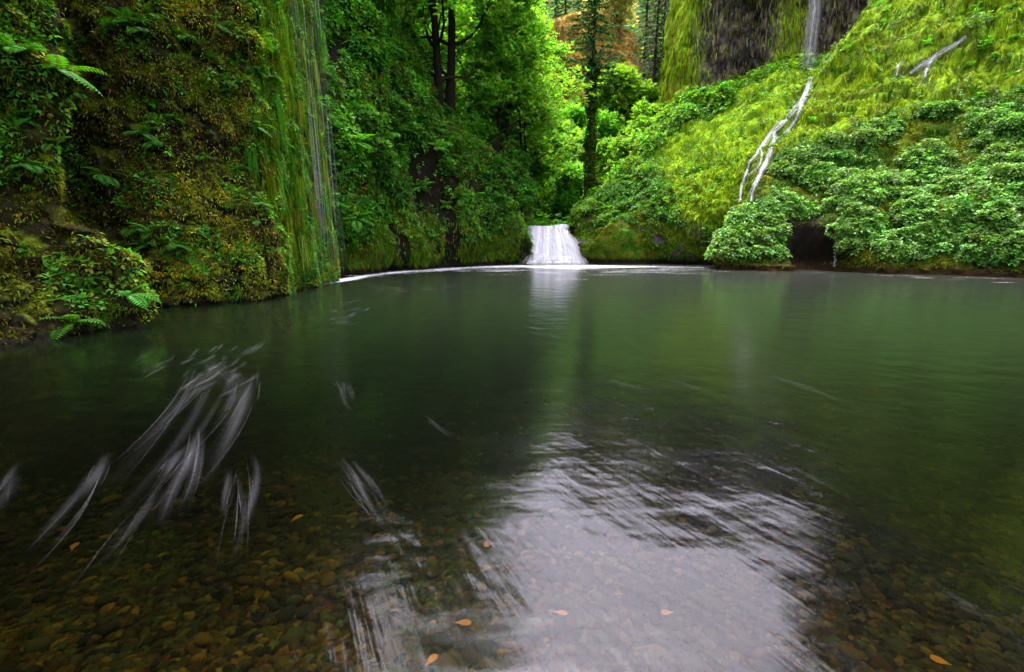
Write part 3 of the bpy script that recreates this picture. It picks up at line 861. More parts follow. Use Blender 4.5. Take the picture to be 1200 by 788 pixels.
def broadleaf(name, seed, H=16, r0=.28, first=.25, leaf=.26, per=26, cols=(C_GREEN,), spread=.45, lean=(0, 0), droop=.0, stems=1, bare=False):
    """trunk(s) with arching limbs, twigs and flat leaf sprays; returns (wood mesh, leaf mesh)"""
    r = np.random.default_rng(seed); global rng
    keep, rng = rng, r
    wood, tips = Acc(), []
    bark = np.array([.008, .0065, .004])
    def limb(p, d, ln, rad, lev):
        n = 7; pts = [p]; dd = d.copy()
        for i in range(n):
            dd = nrm(dd + r.normal(size=3) * .16 + np.array([0, 0, (.10 if lev == 1 else -.02) - droop * i / n]))
            pts.append(pts[-1] + dd * ln / n)
        pts = np.array(pts); rd = np.linspace(rad, rad * .25, n + 1)
        wood.add(*tube(pts, rd, 5), bark * r.uniform(.7, 1.2) + C_OLIVE * .15 * r.random())
        if lev < 3:
            for k in range(5 if lev == 1 else 4):
                t = r.uniform(.3, 1); i = int(t * n)
                az = r.uniform(0, 6.28); q = nrm(dd + nrm(np.array([math.cos(az), math.sin(az), r.uniform(-.2, .5)])) * 1.0)
                limb(pts[min(i, n)], q, ln * r.uniform(.35, .6), rad * .4, lev + 1)
        if lev >= 2:
            for i in range(2, n + 1, 1): tips.append(pts[i])
    for s in range(stems):
        base_ = np.array([.55 * s, .25 * s, -.4]) if stems > 1 else np.array([0, 0, -.4])
        n = 12; pts = [base_]; d = nrm(np.array([lean[0] + .05 * s, lean[1], 1.0]))
        for i in range(n):
            d = nrm(d + r.normal(size=3) * .035); pts.append(pts[-1] + d * H / n)
        pts = np.array(pts); rd = r0 * np.linspace(1, .18, n + 1); rd[0] *= 1.35
        wood.add(*tube(pts, rd, 8), bark)
        for k in range(17 if stems == 1 else 11):
            t = first + (1 - first) * (k + r.random()) / (17 if stems == 1 else 11)
            i = min(int(t * n), n); az = k * 2.4 + r.normal() * .4
            q = nrm(np.array([math.cos(az), math.sin(az), r.uniform(.15, .7)]))
            limb(pts[i], q, H * spread * (1.1 - .6 * t) * r.uniform(.7, 1.1), r0 * .42 * (1.1 - .7 * t), 1)
    wm = wood.mesh(name + '_trunk', True); wm.materials.append(M_BARK)
    acc = Acc()
    if tips and not bare:
        tp = np.array(tips)
        tp = tp[r.random(len(tp)) < .85]
        n = len(tp) * per // 6
        c0 = tp[r.integers(0, len(tp), n)] + r.normal(size=(n, 3)) * np.array([.45, .45, .30])
        cc = pick(list(cols), n, .2)
        sprigs(acc, c0, nrm(UPZ + randv(n) * .8), 6, leaf, cc, 1.0, .35)
        lm = acc.mesh(name + '_crown'); lm.materials.append(M_SPRING)
    else: lm = None
    rng = keep
    return wm, lm

def conifer(name, seed, H=22, r0=.3, first=.12, R=2.6, cols=(C_DEEP,), n_b=85, ivy=0.0, size=.30):
    r = np.random.default_rng(seed); global rng
    keep, rng = rng, r
    wood, acc = Acc(), Acc()
    bark = np.array([.03, .024, .018])
    pts = np.array([[.05 * math.sin(i * .7), .05 * math.cos(i * .5), H * i / 14 - .4 * (i == 0)] for i in range(15)])
    wood.add(*tube(pts, r0 * np.linspace(1, .06, 15), 8), bark)
    for k in range(n_b):
        t = first + (1 - first) * (k / n_b) ** .9; z = H * t
        ln = R * (1.02 - t) ** .75 * r.uniform(.55, 1.1) * smooth(first - .02, first + .18, t) + .15
        az = k * 2.39996 + r.normal() * .3
        d = np.array([math.cos(az), math.sin(az), .12]); p = np.array([0, 0, z]); m = 7; bp = [p]
        for i in range(m):
            d = nrm(d + np.array([0, 0, -.06 + .02 * i])); bp.append(bp[-1] + d * ln / m)
        bp = np.array(bp)
        wood.add(*tube(bp, np.linspace(.035, .008, m + 1), 4), bark)
        n = int(14 + ln * (36 if size < .3 else 18))
        f = r.random(n) ** .7; q = np.stack([np.interp(f * m, np.arange(m + 1), bp[:, j]) for j in range(3)], -1)
        tang = nrm(bp[-1] - bp[0]); side = nrm(np.cross(tang, UPZ))
        D = tang * .6 + side * r.choice([-1, 1], n)[:, None] * r.uniform(.4, 1, n)[:, None] + np.array([0, 0, -.45]) + randv(n) * .2
        X, Y, Z = frames(D, UPZ + randv(n) * .4)
        s = size * r.uniform(.6, 1.3, n)
        acc.scatter(BLADE_V, BLADE_F, q, X, Y, Z, np.stack([s * .36, s, s], -1), pick(list(cols), n, .22))
    if ivy > 0:                                   # climbing leaves wrapped round the trunk
        n = int(2200 * ivy); z = r.random(n) * H * .62; z = z + .5 * np.sin(z * 2.1); a = r.random(n) * 6.283
        rr = r0 * (1 - z / H * .9) + .03 + (.22 + .16 * np.sin(z * 1.3 + a)) * r.random(n) ** 2
        Nv = np.stack([np.cos(a), np.sin(a), 0 * a + .2], -1)
        sprigs(acc, Nv * rr[:, None] + np.stack([0 * z, 0 * z, z], -1), nrm(Nv), 4, .2, pick([C_DEEP * 1.3, C_DEEP, C_OLIVE * .9], n), 1, .7)
    wm = wood.mesh(name + '_trunk', True); wm.materials.append(M_BARK)
    lm = acc.mesh(name + '_crown'); lm.materials.append(M_NEEDLE)
    rng = keep
    return wm, lm

def put_tree(meshes, loc, name, label, cat='tree', group=None, s=1.0, rz=0.0):
    e = empty(name, loc); e.rotation_euler = (0, 0, rz); e.scale = (s, s, s)
    link('trunk', meshes[0], None, e)
    if meshes[1] is not None: link('crown', meshes[1], None, e)
    return tag(e, label, cat, group)

SP = (np.array([.10, .29, .022]), np.array([.14, .34, .03]), np.array([.07, .24, .015]))      # fresh spring green
maple = [broadleaf('maple', 500 + k, 13, .20, .18, .27, 15, SP, .42) for k in range(4)]
tall = broadleaf('tall', 520, 24, .27, .10, .30, 7, SP, .26, (0, 0), .12, 1)
tall2 = broadleaf('tall', 523, 24, .31, .08, .30, 7, SP, .26, (0.03, 0), .14, 1)
forked = broadleaf('forked', 530, 10.5, .16, .15, .26, 9, SP, .38, (.03, 0), .06, 2)
young = [broadleaf('young', 535 + k, 6.5, .09, .12, .24, 22, SP, .45) for k in range(2)]
pale = broadleaf('pale', 540, 9, .18, .1, .25, 16, (np.array([.30, .29, .12]), np.array([.25, .26, .10])), .5)
fir_main = conifer('fir', 550, 18.6, .26, .42, 4.8, (np.array([.03, .105, .028]), np.array([.045, .14, .035])), 150, 1.0, .27)
fir = [conifer('fir', 560 + k, 22, .34, .15, 3.2, (C_DEEP, C_DEEP * 1.2, np.array([.02, .05, .02])), 110, 0, .42) for k in range(2)]
fir_grey = [conifer('fir', 570 + k, 17, .3, .06, 2.6, (np.array([.10, .13, .085]), np.array([.075, .105, .06])), 120, 0, .34) for k in range(2)]

def on(patch, px, py):
    h = hit(patch, px, py)
    return h[0] if h is not None else None

p = W(514, 128, 33.0); put_tree(tall, p, 'mossy_tree', 'thinner of the two tall dark straight trunks on the cliff edge left of the waterfall', s=1.0, rz=.4)
p = W(527, 124, 34.0); put_tree(tall2, p, 'mossy_tree', 'thicker of the two tall dark straight trunks, with mossy drooping limbs, above the cliff', s=1.0, rz=2.1)
p = W(583, 178, 37.0); put_tree(forked, p, 'forked_tree', 'small forked tree with thin dark stems on the cliff edge just left of the falls', s=1.0, rz=.2)
thin = [broadleaf('thin', 531 + k, 12, .11, .12, .24, 5, SP, .40, (.05 * k, 0), .16, 2) for k in range(2)]
p = W(612, 205, 40.0); put_tree(thin[0], p, 'slender_tree', 'slender mossy tree with drooping thin limbs leaning over the waterfall from the left', rz=.8)
p = W(462, 60, 37.0); put_tree(thin[1], p, 'slender_tree', 'slender sparse tree on the upper cliff left of the two dark trunks', s=1.1, rz=2.6)
p = W(690, 236, 43.0); put_tree(fir_main, p, 'conifer', 'slim ivy-clad conifer standing alone above the waterfall', 'conifer')
p = W(722, 34, 71.0); put_tree(pale, p, 'pale_tree', 'pale yellowish tree on top of the rust coloured knoll', s=.95)

def gz(x, y): return float(hill_z(np.array([x]), np.array([y]))[0])
# spring green trees on the left valley side, their crowns making a wall of leaves
for i, (px, Y, s) in enumerate([(556, 44, .85), (612, 47, 1.0), (640, 54, .8), (590, 52, 1.1), (545, 50, 1.15), (500, 45, .9), (470, 42, 1.1), (440, 40, 1.1),
                                (520, 56, 1.3), (470, 53, 1.3), (420, 48, 1.2), (575, 62, 1.3), (620, 64, 1.0), (390, 42, 1.1)]):
    x = (px - 600) / FOC * Y * 1.02; 
    put_tree(maple[i % 4], (x, Y, gz(x, Y) - .2), 'maple_tree', 'fresh green leafy tree on the valley side behind the two dark trunks', 'tree', 'green trees on the valley side', s, i * 1.3)
for i, (px, Y, s) in enumerate([(664, 50, .9), (712, 50, .9), (733, 47, .95), (720, 56, 1.3), (750, 50, 1.0), (660, 58, 1.2), (700, 54, 1.0), (676, 55, 1.0)]):
    x = (px - 600) / FOC * Y * 1.02
    put_tree(young[i % 2], (x, Y, gz(x, Y) - .2), 'young_maple', 'low bright green tree around the foot of the ivy-clad conifer', 'tree', 'low trees behind the waterfall', s, i * 2.1)
for i, (px, Y, s) in enumerate([(762, 57, .95), (770, 59, 1.05), (750, 62, .9)]):
    x = (px - 600) / FOC * Y * 1.02
    x *= .93
    put_tree(fir_grey[i % 2], (x, Y, gz(x, Y) - .2), 'grey_conifer', 'grey green drooping conifer between the rust knoll and the tall cliff', 'conifer', 'grey conifers beside the cliff', s, i * 1.7)
# far trees along the skyline
for i, (px, Y, s) in enumerate([(610, 86, .8), (632, 92, .9), (655, 86, .85), (678, 94, .9), (700, 88, .8), (760, 86, .9), (780, 92, .9), (590, 90, .9), (745, 94, .9), (722, 92, .9), (645, 80, .7), (668, 78, .7), (690, 82, .7), (712, 80, .7), (740, 80, .7), (560, 84, .9)]):
    x = (px - 600) / FOC * Y * 1.02
    put_tree((fir[i % 2] if i % 3 else fir_grey[i % 2]), (x, Y, gz(x, Y) - .2), 'far_conifer', 'distant conifer on the skyline above the rust coloured knoll', 'conifer', 'distant conifers on the skyline', s * .8, i * 1.1)
# tall forest on the canyon rims above the picture: it closes the sky and shows in the water
rim = [(-8.5, 16, 17), (-9.5, 12, 17.5), (-10, 6, 18), (-10, 1, 18), (-9, 20, 17), (-10.5, 25, 18), (-13, 33, 18), (-11, -6, 18), (-10, -12, 18), (-12, 30, 19)]
for i, (x, y, z) in enumerate(rim):
    put_tree(fir[i % 2], (x, y, z), 'rim_conifer', 'tall dark conifer on the cliff top, seen mirrored in the pool', 'conifer', 'conifers on the canyon rim', 1.0, i * .9)
for i, (px, py, Y, s) in enumerate([(1110, -80, 42, .5), (1180, -120, 40, .55), (1250, -160, 38, .6), (1330, -200, 36, .65), (1420, -240, 36, .7), (1060, -60, 46, .4), (1085, -70, 44, .75), (1140, -100, 43, .85), (1215, -140, 41, .9), (1290, -180, 39, .95), (1375, -220, 38, 1.0), (1470, -260, 37, 1.0), (1540, -280, 36, 1.0), (1035, -45, 46, .45), (1110, -75, 47, 1.66), (1170, -110, 46, 1.75), (1250, -150, 44, 1.84), (1330, -190, 42, 1.93), (1420, -230, 40, 1.93), (1060, -55, 48, 1.31), (1100, -80, 44, 1.40), (1190, -125, 42, 1.66), (1270, -165, 40, 1.75), (1350, -205, 39, 1.75), (1510, -270, 38, 1.93)]):
    put_tree(fir[i % 2], W(px, py, Y), 'rim_conifer', 'dark conifer on the rim above the bright bank, seen mirrored in the pool', 'conifer', 'conifers above the bank', s, i * .9)

# ------------------------------------------------------------------ falling water
def fall_mat(name, sx, sy, lo, hi, edge=.25, white=.8, trans=.3, fade=(0, 0)):
    m, nt, out = new_mat(name)
    uv = N_(nt, 'ShaderNodeUVMap', uv_map='UVMap')
    mp = N_(nt, 'ShaderNodeMapping'); mp.inputs['Scale'].default_value = (sx, sy, 1); nt.links.new(uv.outputs[0], mp.inputs[0])
    n1 = noise(nt, 1, 5, .6, mp.outputs[0])
    r = N_(nt, 'ShaderNodeMapRange'); r.inputs[1].default_value = lo; r.inputs[2].default_value = hi; r.clamp = True
    nt.links.new(n1.outputs[0], r.inputs[0])
    sep = N_(nt, 'ShaderNodeSeparateXYZ'); nt.links.new(uv.outputs[0], sep.inputs[0])
    def math_(op, a, b=None):
        q = N_(nt, 'ShaderNodeMath', operation=op)
        for i, v in enumerate((a, b)):
            if v is None: continue
            if isinstance(v, (int, float)): q.inputs[i].default_value = v
            else: nt.links.new(v, q.inputs[i])
        return q.outputs[0]
    e = math_('SUBTRACT', .5, math_('ABSOLUTE', math_('SUBTRACT', sep.outputs[0], .5)))
    e = math_('MINIMUM', math_('DIVIDE', e, edge), 1.0)
    al = math_('MULTIPLY', r.outputs[0], e)
    if fade[0] > 0: al = math_('MULTIPLY', al, math_('MINIMUM', math_('DIVIDE', sep.outputs[1], fade[0]), 1.0))
    if fade[1] > 0: al = math_('MULTIPLY', al, math_('MINIMUM', math_('DIVIDE', math_('SUBTRACT', 1.0, sep.outputs[1]), fade[1]), 1.0))
    mp2 = N_(nt, 'ShaderNodeMapping'); mp2.inputs['Scale'].default_value = (sx * 2.2, sy * 1.2, 1); nt.links.new(uv.outputs[0], mp2.inputs[0])
    n2 = noise(nt, 1, 4, .6, mp2.outputs[0])
    cr = ramp(nt, [(.3, (white * .42, white * .44, white * .50)), (.62, (white, white, white * 1.02))], n2.outputs[0])
    d = N_(nt, 'ShaderNodeBsdfDiffuse'); nt.links.new(cr.outputs[0], d.inputs[0])
    t = N_(nt, 'ShaderNodeBsdfTranslucent'); nt.links.new(cr.outputs[0], t.inputs[0])
    m1 = N_(nt, 'ShaderNodeMixShader'); m1.inputs[0].default_value = trans
    nt.links.new(d.outputs[0], m1.inputs[1]); nt.links.new(t.outputs[0], m1.inputs[2])
    tr = N_(nt, 'ShaderNodeBsdfTransparent')
    m2 = N_(nt, 'ShaderNodeMixShader'); nt.links.new(al, m2.inputs[0])
    nt.links.new(tr.outputs[0], m2.inputs[1]); nt.links.new(m1.outputs[0], m2.inputs[2])
    nt.links.new(m2.outputs[0], out.inputs[0])
    return m
M_FALL = fall_mat('white_water', 9, .4, .05, .38, .24, .68, .35)
M_SPLASH = fall_mat('splash_water', 9, 2, .25, .75, .3, .6, .4, (.35, .25))
M_CASC = fall_mat('cascade_water', 4.5, 8, .30, .85, .5, .72, .3)
M_VEIL = fall_mat('veil_water', 38, 2.2, .52, 1.05, .3, .7, .4, (.1, .1))
M_PLUNGE = fall_mat('plunge_water', 7, .6, .28, .85, .5, .42, .4, (.05, .08))

def sheet(name, rows, nv, nu, amp, mat, label, cat='waterfall', sc_=.25):
    V = catmull(catmull(np.array(rows, float), nv, 0), nu, 1)
    u, v = np.meshgrid(np.linspace(0, 1, nu), np.linspace(0, 1, nv))
    V[..., 1] += amp * fbm(V, sc_, 3, 601, .5, (1, 1, .06)) * np.sin(np.pi * u) ** .7
    o = link(name, np_mesh(name, V, grid_faces(nv, nu), None, True, np.stack([u, v], -1).reshape(-1, 2)), mat)
    return o
yl = 35.6
fall = empty('waterfall', (2.9, 34.6, 0))
def fall_sheet(lip, mid_, bot, dy, z_in=.05):
    rows = [[np.array(W(px, py, yl + 3.0)) * [1, 1, 0] + [0, 0, W(px, py, yl)[2] + z_in] for px, py in lip],
            [W(px, py + 1, yl + .5 - dy) for px, py in lip], [W(px, py + 3, yl + .1 - dy) for px, py in lip],
            [W(px, .6 * py + .4 * qy, yl - .3 - dy) for (px, py), (qx, qy) in zip(lip, mid_)],
            [W(px, py, yl - 1.1 - dy) for px, py in mid_], [np.array(W(px, py, yl - 2.2 - dy)) * [1, 1, 0] + [0, 0, -.05] for px, py in bot]]
    o = sheet('water_sheet', rows, 70, 150, .06, M_FALL, '', sc_=.16)
    o.parent = fall; o.matrix_parent_inverse = Matrix.Translation((-2.9, -34.6, 0))
fall_sheet([(614, 265), (624, 264), (636, 264.5), (647, 264), (656, 262.5), (662, 262), (668, 264)], [(609, 285), (622, 286), (636, 286), (648, 285), (660, 284), (670, 284), (681, 285)],
           [(598, 310), (617, 311), (634, 311), (649, 311), (663, 311), (677, 311), (697, 310)], 0)
rows = []
for t, z in ((0, .75), (.35, .5), (.7, .2), (1, -.03)):
    rows.append([[G(px, 311)[0] * (1 - .03 * t), 33.9 - 1.9 * t, z * k_] for px, k_ in ((606, .3), (620, .8), (635, 1), (650, .9), (665, 1), (680, .8), (694, .3))])
o = sheet('splash', rows, 30, 90, .12, M_SPLASH, '', sc_=.3)
o.parent = fall; o.matrix_parent_inverse = Matrix.Translation((-2.9, -34.6, 0))
tag(fall, 'broad white waterfall pouring into the head of the pool', 'waterfall')

# tall thin plunge behind
pl = W(946, -75, 43.5); pb = W(945, 98, 41.5)
rows = []
for k in range(7):
    t = k / 6; q = np.array(pl) * (1 - t) + np.array(pb) * t; q[1] = pl[1] + (pb[1] - pl[1]) * min(1, t * 2)
    w = .5 + .3 * t
    rows.append([q + [-w, 0, 0], q + [-.3 * w, .02, 0], q + [.3 * w, -.05, 0], q + [w, 0, 0]])
tag(sheet('waterfall', rows, 60, 14, .08, M_PLUNGE, ''), 'thin tall waterfall dropping down the rock face in the upper right', 'waterfall')

def streamlet(name, pxs, widths, patches, mat, label, parent=None, lift=.22):
    pts = []
    q = np.array(pxs, float)
    tt = np.linspace(0, len(q) - 1, 26)
    q = catmull(q, 26, 0) + rng.normal(size=(26, 2)) * .8
    wd = np.interp(tt, np.arange(len(widths)), widths)
    V, UV = [], []
    last = None
    for (px, py), w in zip(q, wd):
        best = None
        for pt in patches:
            h = hit(pt, px, py)
            if h and (best is None or h[0][1] < best[0][1]): best = h
        if best is None: continue
        p, nn = best
        p = p + (np.array([0, 0, CAM_H]) - p) / np.linalg.norm(p) * lift + nn * .03
        V.append((p, nn, w))
    P = np.array([v[0] for v in V]); 
    for _ in range(2): P[1:-1] = (P[:-2] + 2 * P[1:-1] + P[2:]) / 4
    T = nrm(np.gradient(P, axis=0)); NN = nrm(np.array([v[1] for v in V]) + nrm(-P)); S = nrm(np.cross(T, NN)); w = np.array([v[2] for v in V])[:, None]
    nu = 5; k = np.linspace(-1, 1, nu)
    G_ = P[:, None] + S[:, None] * (w[:, None] * k[None, :, None]) + NN[:, None] * (w[:, None] * .35 * (1 - k ** 2)[None, :, None])
    u, v = np.meshgrid(np.linspace(0, 1, nu), np.linspace(0, 1, len(P)))
    return link(name, np_mesh(name, G_, grid_faces(len(P), nu), None, True, np.stack([u, v], -1).reshape(-1, 2)), mat, parent)

c_root = empty('cascade', W(900, 170, 32))
for pxs, wd in CASC:
    s_ = streamlet('water_strand', pxs, wd, [bank, mound], M_CASC, '', c_root)
    s_.matrix_parent_inverse = Matrix.Translation(-Vector(c_root.location))
tag(c_root, 'white cascade branching down the mossy gully below the thin fall', 'waterfall')
c_root = empty('cascade', W(1090, 75, 32))
for pxs, wd in TRICK:
    s_ = streamlet('water_strand', pxs, wd, [bank], M_CASC, '', c_root)
    s_.matrix_parent_inverse = Matrix.Translation(-Vector(c_root.location))
tag(c_root, 'short white trickle sliding over yellow moss high on the bank', 'waterfall')
tag(streamlet('trickle', [(980, 288), (979, 300), (979, 314)], [.05, .07, .09], [bank], M_CASC, ''), 'small trickle dropping into the pool at the dark hollow in the bank', 'waterfall')

# veil of drips on the near cliff
rows = []
for z in (0, 2, 4, 6, 9, 12, 15):
    rows.append([[-6.15 - .02 * z, 14.9, z], [-6.2 - .02 * z, 16.5, z], [-6.3 - .02 * z, 18.0, z], [-6.45 - .02 * z, 19.2, z]])
tag(sheet('veil_fall', rows[::-1], 50, 60, .05, M_VEIL, ''), 'fine veil of water threads falling down the moss curtain of the near cliff', 'waterfall')

# ------------------------------------------------------------------ foam and painted sky glints on the water
def foam_mat():
    m, nt, out = new_mat('foam')
    uv = N_(nt, 'ShaderNodeUVMap', uv_map='UVMap')
    at = N_(nt, 'ShaderNodeAttribute', attribute_name='Col')
    tc = N_(nt, 'ShaderNodeTexCoord')
    mp = N_(nt, 'ShaderNodeMapping'); mp.inputs['Scale'].default_value = (14, .3, 1); nt.links.new(uv.outputs[0], mp.inputs[0])
    n1 = noise(nt, 1, 4, .6, mp.outputs[0])
    n2 = noise(nt, 60, 2, .5, tc.outputs['Object'])
    sep = N_(nt, 'ShaderNodeSeparateXYZ'); nt.links.new(at.outputs['Vector'], sep.inputs[0])
    r = N_(nt, 'ShaderNodeMapRange'); r.inputs[1].default_value = .15; r.inputs[2].default_value = .80; nt.links.new(n1.outputs[0], r.inputs[0])
    r2 = N_(nt, 'ShaderNodeMapRange'); r2.inputs[1].default_value = .3; r2.inputs[2].default_value = .7; r2.inputs[3].default_value = 1.0; nt.links.new(n2.outputs[0], r2.inputs[0])
    a = N_(nt, 'ShaderNodeMath', operation='MULTIPLY'); nt.links.new(r.outputs[0], a.inputs[0]); nt.links.new(sep.outputs[0], a.inputs[1])
    b = N_(nt, 'ShaderNodeMath', operation='MULTIPLY', use_clamp=True); nt.links.new(a.outputs[0], b.inputs[0]); nt.links.new(r2.outputs[0], b.inputs[1])
    d = N_(nt, 'ShaderNodeBsdfDiffuse'); d.inputs[0].default_value = (.75, .75, .80, 1)
    tr = N_(nt, 'ShaderNodeBsdfTransparent')
    ms = N_(nt, 'ShaderNodeMixShader'); nt.links.new(b.outputs[0], ms.inputs[0]); nt.links.new(tr.outputs[0], ms.inputs[1]); nt.links.new(d.outputs[0], ms.inputs[2])
    nt.links.new(ms.outputs[0], out.inputs[0])
    return m
M_FOAM = foam_mat()
class Rib:
    def __init__(s): s.V, s.F, s.C, s.U, s.n = [], [], [], [], 0
    def add(s, pts, w, a, z=.006):
        """foam ribbon along pts (xy), half widths w, opacity a along it; opacity falls to nothing at the sides"""
        pts = np.asarray(pts, float); m = len(pts)
        t = nrm(np.gradient(pts, axis=0)); sd = np.stack([-t[:, 1], t[:, 0]], -1)
        k = np.array([-1, -.55, 0, .55, 1]); al = np.array([0, .38, 1, .38, 0])
        V = np.zeros((m, 5, 3)); V[..., :2] = pts[:, None] + sd[:, None] * (np.asarray(w)[:, None] * k)[..., None]; V[..., 2] = z
        C = np.zeros((m, 5, 3)); C[..., 0] = np.asarray(a)[:, None] * al; 
        ln = np.concatenate([[0], np.cumsum(np.linalg.norm(np.diff(pts, axis=0), axis=1))])
        o = rng.random() * 50
        U = np.zeros((m, 5, 2)); U[..., 0] = k[None] * np.asarray(w)[:, None] * 2.2 + o; U[..., 1] = ln[:, None] + o
        s.V.append(V.reshape(-1, 3)); s.F.append(grid_faces(m, 5, s.n)); s.C.append(C.reshape(-1, 3)); s.U.append(U.reshape(-1, 2)); s.n += m * 5
    def obj(s, label):
        me = np_mesh('foam', np.concatenate(s.V), np.concatenate(s.F), np.concatenate(s.C), True, np.concatenate(s.U))
        return kind(link('foam', me, M_FOAM), 'stuff', label)
R_ = Rib(); zc = [0]
def streak(p0, p1, w, a, bend=0.0, m=18, k=9):
    """a bundle of thin pale threads drifting side by side"""
    p0, p1 = np.array(G(*p0)[:2]), np.array(G(*p1)[:2])
    d = p1 - p0; sd = nrm(np.array([-d[1], d[0]])); L_ = np.linalg.norm(d)
    for j in range(k):
        soft = j % 3 == 0
        t0 = rng.uniform(0, .3); t1 = min(1.0, t0 + rng.uniform(.25, .8)); t0 = t0 if soft else min(t0 + rng.uniform(0, .25), t1 - .2)
        t = np.linspace(t0, t1, m)[:, None]
        off = rng.normal() * w * .7
        pts = p0 + d * t + sd * (off * (.8 + .5 * t) + L_ * (bend * 1.8 + rng.normal() * .03) * (t * (1 - t)) + .02 * np.sin(t * 6 + rng.random() * 6))
        zc[0] += 1
        tt = np.linspace(0, 1, m)
        wd_ = w * (rng.uniform(.5, 1.0) if soft else rng.uniform(.04, .13))
        R_.add(pts, wd_ * (.8 + .2 * np.sin(np.pi * tt)), a * (rng.uniform(.012, .034) if soft else rng.uniform(.03, .09)) * np.sin(np.pi * np.clip(tt * .96 + .02, 0, 1)) ** 1.4, .003 + .00006 * zc[0])
for q in [((235, 415), (30, 665), .10, .35, .1), ((255, 420), (60, 600), .07, .3, .1), ((275, 425), (150, 610), .07, .4, .1), ((300, 425), (195, 620), .10, .5, .08),
          ((238, 490), (195, 625), .07, .8, .05), ((215, 520), (150, 615), .05, .6, .05), ((292, 530), (265, 695), .035, .6, .05), ((278, 540), (262, 680), .04, .5, .05),
          ((130, 525), (15, 685), .06, .4, .05), ((395, 527), (468, 635), .035, .65, -.06), ((412, 528), (475, 625), .03, .4, -.06), ((400, 440), (425, 487), .05, .5, -.1),
          ((485, 478), (545, 528), .012, .4, 0), ((230, 412), (290, 470), .18, .12, 0), ((20, 540), (-30, 640), .06, .3, 0), ((200, 560), (90, 700), .05, .3, 0)]:
    streak(*q)
for k in range(34):                                     # head of the eddy: foam, plus sky reflections painted as pale ribbons
    x = rng.normal(245, 32); y = rng.normal(432, 16); L_ = rng.uniform(14, 34)
    streak((x + L_ * .75, y - L_ * .5), (x - L_ * .75, y + L_ * .5), rng.uniform(.03, .06), rng.uniform(.5, 1.3), .1, 8, 3)
for k in range(12):
    x = rng.normal(398, 16); y = rng.normal(366, 7); streak((x + 16, y - 5), (x - 14, y + 6), rng.uniform(.06, .14), rng.uniform(.5, 1.0), .1, 8, 3)
for k in range(40):
    x = rng.uniform(430, 530); y = 336 + (530 - x) * .05 + rng.normal() * 5; streak((x + 14, y - 1), (x - 12, y + 1), rng.uniform(.08, .16), rng.uniform(.5, 1.2), 0, 6, 3)
for q in [((865, 430), (1110, 525), .02, .4, .05), ((880, 438), (1000, 470), .02, .3, .03), ((905, 542), (1000, 590), .02, .35, .02), ((940, 475), (1060, 500), .02, .25, 0),
          ((1095, 360), (1150, 372), .05, .4, 0), ((1170, 385), (1230, 396), .05, .4, 0), ((770, 440), (860, 475), .03, .3, 0), ((700, 445), (830, 480), .04, .3, 0),
          ((820, 500), (900, 545), .02, .3, 0), ((1080, 690), (1230, 770), .03, .25, 0), ((860, 560), (960, 640), .015, .3, 0)]:
    streak(*q)
R_.obj('drifting pale foam lines and painted sky glints on the pool')
# churned foam band below the falls and along the far shore
R_ = Rib()
def band(pxs, w, a, z):
    q = catmull(np.array([G(*p)[:2] for p in pxs]), 60, 0); t = np.linspace(0, 1, 60)
    R_.add(q, np.interp(t, np.linspace(0, 1, len(w)), w), np.interp(t, np.linspace(0, 1, len(a)), a), z)
band([(600, 312), (640, 313), (690, 313), (770, 313)], [.6, 2.2, 2.4, .6], [.2, 1.1, 1.1, .2], .012)
band([(520, 315.5), (560, 313.5), (620, 312)], [.6, 1.2, 1.8], [.05, .3, .7], .010)
band([(680, 312), (720, 312.4), (770, 312.8), (825, 314)], [1.5, 1.2, .9, .5], [.7, .45, .3, .15], .009)
band([(374, 333.5), (390, 330), (412, 325.5)], [.16, .3, .25], [.6, .8, .4], .014)
for k in range(110):
    x = rng.uniform(392, 600); y = np.interp(x, [392, 440, 500, 560, 620], [330, 321.5, 316.5, 313.3, 311.5]) + abs(rng.normal()) * .9; l_ = rng.uniform(5, 22); sl_ = np.interp(x, [392, 440, 520, 600], [-.16, -.12, -.06, -.03])
    q = np.array([G(x - l_, y - l_ * sl_)[:2], G(x, y + rng.normal() * .15)[:2], G(x + l_, y + l_ * sl_)[:2]])
    q = catmull(q, 10, 0); R_.add(q, np.full(10, rng.uniform(.08, .35)), np.sin(np.linspace(.05, 3.09, 10)) * rng.uniform(.10, .5), .0130 + .00005 * k)
for k in range(60):
    x = rng.uniform(420, 830); y = 314 + abs(rng.normal()) * 4 + max(0, 500 - x) * .08; l_ = rng.uniform(10, 40)
    q = np.array([G(x - l_, y + rng.normal() * .4)[:2], G(x, y)[:2], G(x + l_, y + rng.normal() * .4)[:2]])
    q = catmull(q, 10, 0); R_.add(q, np.full(10, rng.uniform(.08, .3)), np.sin(np.linspace(.05, 3.09, 10)) * rng.uniform(.1, .5), .0075 + .00005 * k)
for k in range(16):
    x = rng.uniform(840, 1190); y = 316.5 + (x - 830) * .0275 + abs(rng.normal()) * 2; l_ = rng.uniform(8, 30)
    q = np.array([G(x - l_, y - l_ * .02)[:2], G(x, y)[:2], G(x + l_, y + l_ * .02)[:2]])
    q = catmull(q, 10, 0); R_.add(q, np.full(10, rng.uniform(.05, .12)), np.sin(np.linspace(.05, 3.09, 10)) * rng.uniform(.1, .5), .0108 + .00005 * k)
R_.obj('white churned foam below the falls and along the far shore')

